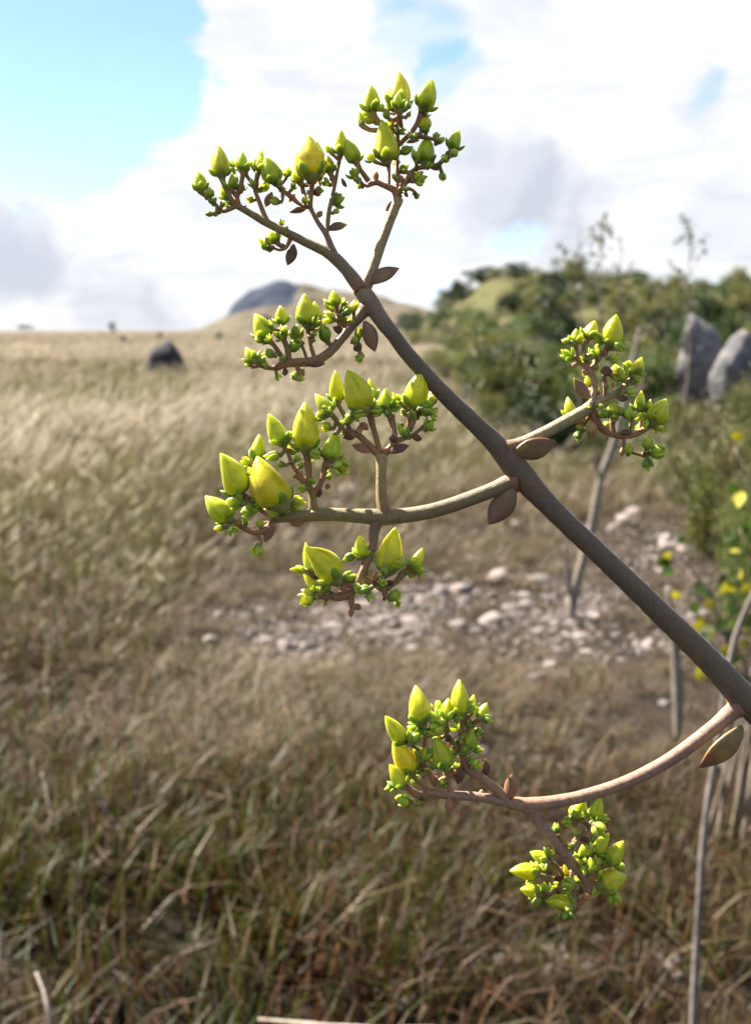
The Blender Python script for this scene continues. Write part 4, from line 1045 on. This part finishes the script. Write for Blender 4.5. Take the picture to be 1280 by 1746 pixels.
D3.twig([(680, 555, 22), (685, 470, 24), (665, 390, 28)], OLIVE, OLIVE)
D3.twig([(800, 610, 26), (835, 550, 28), (850, 490, 34)], BROWN, OLIVE)
D3.twig([(600, 610, 26), (540, 605, 26), (470, 585, 28)], BROWN, BROWN)
D3.twig([(400, 700, 30), (330, 710, 26), (270, 700, 26)], BROWN, OLIVE)
D3.twig([(390, 690, 22), (320, 600, 22, 16), (240, 530, 22, 20)], OLIVE, OLIVE)
D3.twig([(850, 650, 30), (850, 700, 28), (890, 700, 24)], BROWN, OLIVE)
D3.twig([(550, 690, 34), (560, 760, 30), (556, 800, 22)], BROWN, BROWN)
D3.bud((430, 560), (160, 272), 242, .68, (470, 590), -16); D3.bud((205, 490), (158, 228), 105, .42, (250, 540), 16); D3.bud((250, 650), (140, 508), 84, .36, (330, 700), 6); D3.bud((655, 350), (630, 163), 128, .3, (665, 400))
D3.bud((855, 480), (942, 96), 202, .62, (850, 500)); D3.bud((1090, 470), (1178, 276), 128, .32, (1040, 490)); D3.bud((960, 420), (970, 150), 90, .62, (860, 520), 26, False)
nodes(D3, [(105, 470, 115, (-1, -.1)), (335, 625, 125, (-.5, .6)), (180, 700, 140, (-1, -.1)), (540, 360, 130, (-.7, .3)), (605, 335, 80), (740, 330, 110, (.6, .2)), (680, 645, 120), (722, 700, 80, (.5, .5)), (940, 690, 140), (1000, 400, 125, (-1, -.1)), (1150, 495, 90, (1, -.1)), (960, 755, 70, (.3, 1)), (530, 540, 125, (.7, -.2)), (580, 570, 50), (1080, 500, 100, (.2, .6)), (850, 470, 90, (-.2, .4)), (330, 760, 50), (150, 750, 70, (-1, .4))])
D3.bract((560, 770), (550, 888), 62, (.3, .13, .05)); D3.bract((585, 765), (645, 815), 64); D3.bract((530, 615), (450, 645), 66, (.3, .12, .05), -8); D3.bract((760, 575), (795, 485), 66, (.36, .15, .05), -6); D3.bract((870, 610), (920, 565), 66, DBR, -6); D3.bract((720, 550), (718, 460), 46, (.4, .24, .06), -6); D3.bract((835, 690), (848, 745), 44); D3.bract((660, 590), (645, 520), 50, (.4, .22, .06), -8); D3.bract((440, 690), (470, 650), 50); D3.bract((740, 600), (700, 620), 46)
D3.finish()

# E: right cluster
E = Cluster(940, 520, 5.818, 7)
E.twig([(-450, 1440, 110), (-380, 1408, 78), (-280, 1368, 64), (-150, 1305, 60), (0, 1232, 62), (200, 1120, 62), (330, 1050, 62), (405, 1000, 64)], GREY2, (.33, .27, .11), 14)
E.twig([(400, 1010, 52), (412, 900, 38), (425, 780, 37), (400, 690, 35), (345, 610, 34), (270, 565, 32), (245, 500, 28), (240, 420, 26)], (.36, .25, .15), BROWN)
E.twig([(420, 1000, 46), (480, 945, 42), (600, 895, 37), (680, 845, 35), (745, 780, 36), (790, 720, 30)], (.36, .25, .15), OLIVE)
E.twig([(410, 1040, 52), (430, 1130, 50), (500, 1230, 44), (620, 1290, 37), (740, 1300, 35), (860, 1270, 35), (960, 1195, 42)], BROWN, BROWN)
E.twig([(380, 660, 30), (450, 560, 26), (510, 480, 28), (560, 420, 34)], BROWN, BROWN)
E.twig([(345, 600, 26), (330, 500, 22), (320, 420, 22), (345, 350, 20)], BROWN, OLIVE)
E.twig([(720, 1310, 24), (715, 1390, 22), (760, 1440, 20), (850, 1480, 20), (930, 1490, 24)], BROWN, OLIVE)
E.twig([(620, 1280, 26), (600, 1200, 34), (610, 1130, 40)], OLIVE, BROWN)
E.twig([(530, 920, 24), (530, 820, 28), (520, 720, 30), (560, 660, 30)], BROWN, BROWN)
E.twig([(760, 1290, 20), (785, 1190, 24), (780, 1120, 20)], OLIVE, OLIVE)
E.twig([(400, 1060, 26, 14), (340, 1160, 24, 26), (300, 1230, 20, 26)], BROWN, OLIVE)
E.twig([(860, 1270, 20, 10), (880, 1160, 22, 18), (870, 1060, 24, 20)], BROWN, OLIVE)
E.bud((580, 395), (640, 93), 220, .6, (560, 430)); E.bud((360, 325), (430, 153), 152, .45, (340, 370)); E.bud((238, 375), (240, 233), 104, .3, (240, 440)); E.bud((800, 700), (895, 518), 156, .36, (785, 730))
E.bud((1010, 1170), (1136, 928), 216, .52, (960, 1200)); E.bud((625, 1105), (600, 955), 162, .5, (610, 1140), -6); E.bud((205, 1110), (158, 908), 128, .4, (330, 1180), 28); E.bud((870, 1040), (892, 848), 122, .1, (870, 1080), 22); E.bud((640, 690), (630, 585), 130, .8, (560, 670), 24, False)
E.bud((360, 800), (345, 695), 74, .35, (410, 850), 22, False)
nodes(E, [(148, 358, 95, (-1, -.3)), (155, 500, 140), (310, 330, 90), (420, 470, 140), (470, 360, 110, (-1, .1)), (610, 520, 120), (430, 600, 90), (695, 425, 85, (.8, -.3)), (690, 700, 130), (840, 740, 100, (.4, .6)), (780, 860, 120), (520, 1080, 120, (-.7, -.3)), (690, 1060, 110), (780, 1090, 140), (880, 1110, 110, (-.8, -.2)), (950, 1015, 110), (560, 1190, 80, (-.3, .3)), (255, 1295, 120), (285, 1225, 90), (480, 1010, 70), (570, 800, 60), (760, 1430, 125), (950, 1385, 130, (.2, -1)), (1025, 1460, 170, (1, -.05)), (950, 1565, 120, (.1, 1)), (690, 880, 60), (650, 400, 110, (.7, .3)), (760, 610, 110, (-.6, -.5)), (1050, 1220, 120, (.9, .4)), (720, 700, 80), (300, 520, 60), (330, 690, 50), (850, 700, 120, (.5, .3))])
E.bract((388, 925), (218, 722), 132, (.27, .14, .065), -8); E.bract((405, 1150), (395, 1335), 106, (.33, .17, .075), -10); E.bract((640, 915), (765, 930), 76, DBR, -8); E.bract((670, 1275), (815, 1270), 74, DBR, -8); E.bract((480, 660), (610, 655), 96, DBR, -10); E.bract((255, 600), (195, 585), 66, (.33, .16, .06)); E.bract((350, 680), (300, 645), 60, (.36, .19, .1)); E.bract((715, 1390), (688, 1505), 56, (.36, .17, .06)); E.bract((520, 500), (565, 440), 56, (.36, .17, .06)); E.bract((450, 900), (465, 850), 50); E.bract((600, 830), (605, 760), 46, (.45, .25, .05)); E.bract((350, 600), (360, 550), 56, (.4, .22, .1))
E.bract((-385, 1480), (40, 1352), 222, (.155, .10, .040), -10, (.16, .055, .025))
E.finish()

# F: lower left
Fk = Cluster(640, 1150, 5.333, 8)
Fk.twig([(3300, 290, 110), (3240, 335, 82), (3150, 415, 70), (2990, 545, 66), (2670, 775, 62), (2295, 972, 60), (1920, 1098, 58), (1620, 1160, 60), (1440, 1178, 62), (1290, 1180, 66), (1200, 1150, 50), (1100, 1050, 48), (950, 935, 46), (850, 868, 44), (805, 800, 36), (792, 700, 30), (776, 560, 25), (790, 420, 25), (792, 375, 25)], PINK, BROWN, 16)
Fk.twig([(1330, 1190, 60), (1200, 1165, 46), (1050, 1132, 44), (900, 1110, 43), (740, 1102, 43), (600, 1090, 40), (490, 1075, 36), (420, 1108, 38), (330, 1060, 30), (265, 1000, 28)], PINK, BROWN, 12)
Fk.twig([(790, 860, 34), (690, 905, 35), (610, 960, 35), (540, 985, 30), (500, 910, 26), (430, 820, 22), (430, 700, 22), (450, 570, 24), (440, 470, 26)], BROWN, BROWN)
Fk.twig([(700, 1100, 36), (655, 1000, 27), (640, 900, 28), (635, 860, 30)], BROWN, BROWN)
Fk.twig([(490, 1070, 30), (430, 1015, 26), (370, 950, 22), (330, 890, 26)], BROWN, BROWN)
Fk.twig([(780, 700, 24), (700, 620, 24), (650, 540, 22), (640, 450, 24)], BROWN, OLIVE)
Fk.twig([(780, 560, 22), (840, 500, 24), (910, 430, 28)], BROWN, OLIVE)
Fk.twig([(430, 700, 20), (340, 650, 22), (270, 610, 24)], OLIVE, OLIVE)
Fk.twig([(420, 1110, 20), (370, 1170, 14), (300, 1150, 14)], BROWN, OLIVE)
Fk.twig([(800, 790, 26), (860, 820, 20), (900, 830, 18)], BROWN, OLIVE)
Fk.bud((420, 430), (363, 96), 220, .62, (440, 480)); Fk.bud((788, 358), (760, 43), 172, .56, (792, 385)); Fk.bud((640, 412), (664, 212), 122, .4, (640, 460), -14); Fk.bud((250, 605), (88, 376), 166, .5, (280, 615))
Fk.bud((315, 875), (160, 600), 222, .92, (335, 900)); Fk.bud((240, 1010), (128, 815), 140, .45, (265, 1005), -14); Fk.bud((630, 845), (535, 568), 182, .42, (635, 870), -26); Fk.bud((878, 315), (895, 180), 82, .36, (800, 420), 18); Fk.bud((945, 395), (1012, 256), 112, .36, (905, 435))
Fk.bud((578, 320), (580, 236), 66, .2, (650, 500), 18); Fk.bud((395, 800), (348, 665), 100, .95, (430, 820), 10, False); Fk.bud((430, 770), (470, 650), 130, .25, (430, 800), -4); Fk.bud((840, 660), (880, 490), 110, .15, (800, 720), -8)
nodes(Fk, [(350, 460, 125, (-.8, -.3)), (340, 580, 140, (.3, -.6)), (500, 540, 90), (560, 480, 155), (540, 380, 130), (610, 425, 80), (745, 390, 100, (.8, .1)), (720, 480, 95), (840, 450, 95), (860, 310, 105, (.5, -.2)), (1000, 410, 95, (.8, .2)), (930, 520, 90), (830, 680, 150), (930, 680, 120, (1, 0)), (740, 630, 100), (480, 820, 125, (-.6, -.4)), (410, 860, 100), (310, 910, 105), (370, 960, 130), (150, 1020, 115, (-1, .15)), (260, 1140, 150, (-.8, -.2)), (380, 1170, 70), (910, 800, 140), (645, 850, 110), (690, 720, 110), (430, 520, 90), (600, 980, 60), (800, 580, 90), (560, 560, 70), (270, 660, 80), (500, 700, 80)])
Fk.bract((800, 870), (745, 1005), 96, DBR, -10); Fk.bract((1000, 945), (995, 762), 84, DBR, 8); Fk.bract((668, 1125), (682, 1275), 92, (.3, .12, .05), -6); Fk.bract((470, 1105), (400, 1135), 74, DBR, -6); Fk.bract((640, 610), (685, 555), 64, DBR, -8); Fk.bract((1225, 1140), (1240, 905), 136, (.25, .115, .055), -8); Fk.bract((960, 1090), (965, 1045), 50, (.4, .2, .1)); Fk.bract((520, 1040), (495, 970), 50, (.4, .24, .12)); Fk.bract((470, 640), (455, 690), 46, (.45, .25, .05)); Fk.bract((690, 640), (660, 610), 46, (.4, .22, .05)); Fk.bract((540, 960), (560, 920), 50, (.35, .15, .05))
Fk.bract((3330, 470), (2935, 850), 226, (.19, .15, .045), -14, (.20, .075, .03))
Fk.finish()

# G: lowest cluster
Gk = Cluster(850, 1340, 5.333, 9)
Gk.twig([(200, 160, 60), (300, 230, 66), (400, 370, 56), (560, 580, 50), (680, 720, 46), (780, 850, 40), (820, 930, 38), (790, 1000, 28), (740, 1075, 22), (670, 1095, 20)], PINK, BROWN, 14)
Gk.twig([(650, 690, 32), (640, 610, 32), (690, 525, 37), (740, 470, 30), (800, 400, 24), (850, 310, 24)], (.33, .2, .12), OLIVE)
Gk.twig([(640, 620, 28), (580, 500, 24), (540, 430, 26)], BROWN, OLIVE)
Gk.twig([(700, 520, 26), (705, 430, 22), (680, 340, 24), (672, 290, 24)], BROWN, OLIVE)
Gk.twig([(700, 760, 30, 10), (580, 840, 30, 10), (500, 842, 24, 6), (410, 820, 24, 0), (345, 800, 26, 0)], BROWN, OLIVE)
Gk.twig([(580, 830, 24, 10), (545, 750, 24, 6), (480, 690, 18, 0), (430, 665, 18, 0)], BROWN, OLIVE)
Gk.twig([(570, 850, 24, 8), (535, 940, 20, 4), (440, 970, 18, 0), (365, 975, 20, 0)], BROWN, OLIVE)
Gk.twig([(770, 840, 28), (850, 780, 22), (930, 740, 22), (1000, 710, 26)], BROWN, OLIVE)
Gk.twig([(810, 900, 28), (870, 880, 26), (930, 900, 28)], BROWN, OLIVE)
Gk.twig([(760, 810, 22), (800, 720, 20), (870, 630, 24)], BROWN, OLIVE)
Gk.twig([(690, 740, 20), (660, 830, 22), (650, 930, 22)], BROWN, OLIVE)
Gk.bud((858, 292), (926, 86), 132, .42, (850, 320)); Gk.bud((672, 285), (780, 110), 165, .46, (672, 300), 26, False); Gk.bud((335, 800), (96, 772), 156, .62, (345, 800), -6); Gk.bud((420, 662), (283, 600), 104, .42, (430, 668)); Gk.bud((352, 980), (193, 938), 118, .42, (368, 976))
Gk.bud((655, 1090), (418, 1045), 152, .52, (680, 1095), -6); Gk.bud((1005, 705), (1132, 498), 158, .42, (995, 712)); Gk.bud((930, 905), (1165, 820), 216, .72, (900, 890), -10); Gk.bud((880, 610), (1000, 428), 134, .36, (870, 635), 8); Gk.bud((762, 660), (758, 533), 94, .12, (790, 740)); Gk.bud((742, 770), (698, 635), 84, .85, (760, 810), 8, False); Gk.bud((842, 775), (832, 648), 104, .3, (800, 740), -14); Gk.bud((622, 810), (592, 715), 54, .7, (660, 800), 10, False)
nodes(Gk, [(700, 250, 100), (615, 325, 110, (-.7, -.2)), (740, 275, 80), (842, 310, 75, (-.3, -.6)), (935, 300, 95, (1, -.1)), (895, 385, 150, (.6, .6)), (520, 390, 110), (445, 600, 95, (.2, -1)), (420, 680, 80), (335, 735, 95, (.3, -1)), (392, 750, 90), (293, 868, 95), (365, 940, 80), (430, 910, 120), (345, 1045, 95, (.2, 1)), (640, 880, 160), (720, 870, 100), (615, 970, 125), (668, 1070, 95), (610, 1175, 120, (-.1, 1)), (780, 770, 90), (832, 570, 90), (945, 620, 75), (892, 700, 85), (955, 690, 95, (-.6, -.3)), (885, 935, 110), (1045, 1015, 125, (.4, .9)), (915, 780, 115, (-.2, -.9)), (1085, 735, 120, (.6, .3)), (700, 420, 70), (820, 630, 80), (760, 320, 60)])
Gk.bract((420, 300), (618, 255), 142, (.22, .11, .06), -12); Gk.bract((830, 470), (730, 495), 76, DBR, -6); Gk.bract((590, 830), (490, 845), 66, DBR, -4); Gk.bract((775, 970), (830, 1045), 56, (.45, .2, .05), -4); Gk.bract((855, 870), (885, 800), 66, (.45, .22, .05), -4); Gk.bract((555, 930), (525, 990), 56, DBR); Gk.bract((680, 830), (650, 785), 56, (.45, .3, .2), -8); Gk.bract((720, 470), (665, 540), 56, (.45, .27, .2)); Gk.bract((780, 990), (720, 1030), 50, (.45, .22, .06)); Gk.bract((560, 770), (570, 735), 40, (.35, .12, .05)); Gk.bract((660, 660), (620, 620), 40, (.4, .2, .1))
Gk.finish()

# bracts on the main stem and base leaves near the root
def stem_bract(b, t_, w, col, dz, tc=None):
    m_ = MB(); bract(m_, Q(b[0], b[1], dz), Q(t_[0], t_[1], dz - 4), w*PXM, random.Random(int(b[0])), col, tc); m_.build('bract', M_BRACT, STALK)
stem_bract((628, 484), (681, 457), 27, (.2, .10, .05), -4)
stem_bract((876, 832), (832, 895), 42, (.15, .10, .038), -12, (.16, .055, .025))
def base_leaf(az, L, z):
    mb = MB(); rnd = random.Random(int(az*10)); d = Vector((math.cos(az), math.sin(az), 0)); s = Vector((-d.y, d.x, 0)); b0 = Vector((base_xy[0], base_xy[1], z))
    V, Fc = [], []
    prof = [(0, .02), (.25, .025), (.3, .30), (.42, .34), (.55, .30), (.7, .22), (.85, .12), (1, .01)]
    for t, w in prof:
        for q in (-1, -.5, 0, .5, 1):
            V.append(b0 + d*L*t + s*L*w*q + Vector((0, 0, L*(.35*t - .45*t*t) + .12*L*w*abs(q))))
    n = len(V)
    for i in range(len(prof)-1):
        for q in range(4): Fc.append((i*5+q, i*5+q+1, i*5+q+6, i*5+q+5))
    mb.add(V, Fc, (.22, .23, .13)); o = mb.build('leaf', M_BRACT, STALK)
    md = o.modifiers.new('thick', 'SOLIDIFY'); md.thickness = .004
for i, (az, L, z) in enumerate(((-.4, .2, .30), (1.2, .22, .26), (.4, .2, .42), (-1.3, .18, .38), (2.0, .15, .2), (3.6, .12, .15))): base_leaf(az, L, z)
print('objects', len(bpy.data.objects))
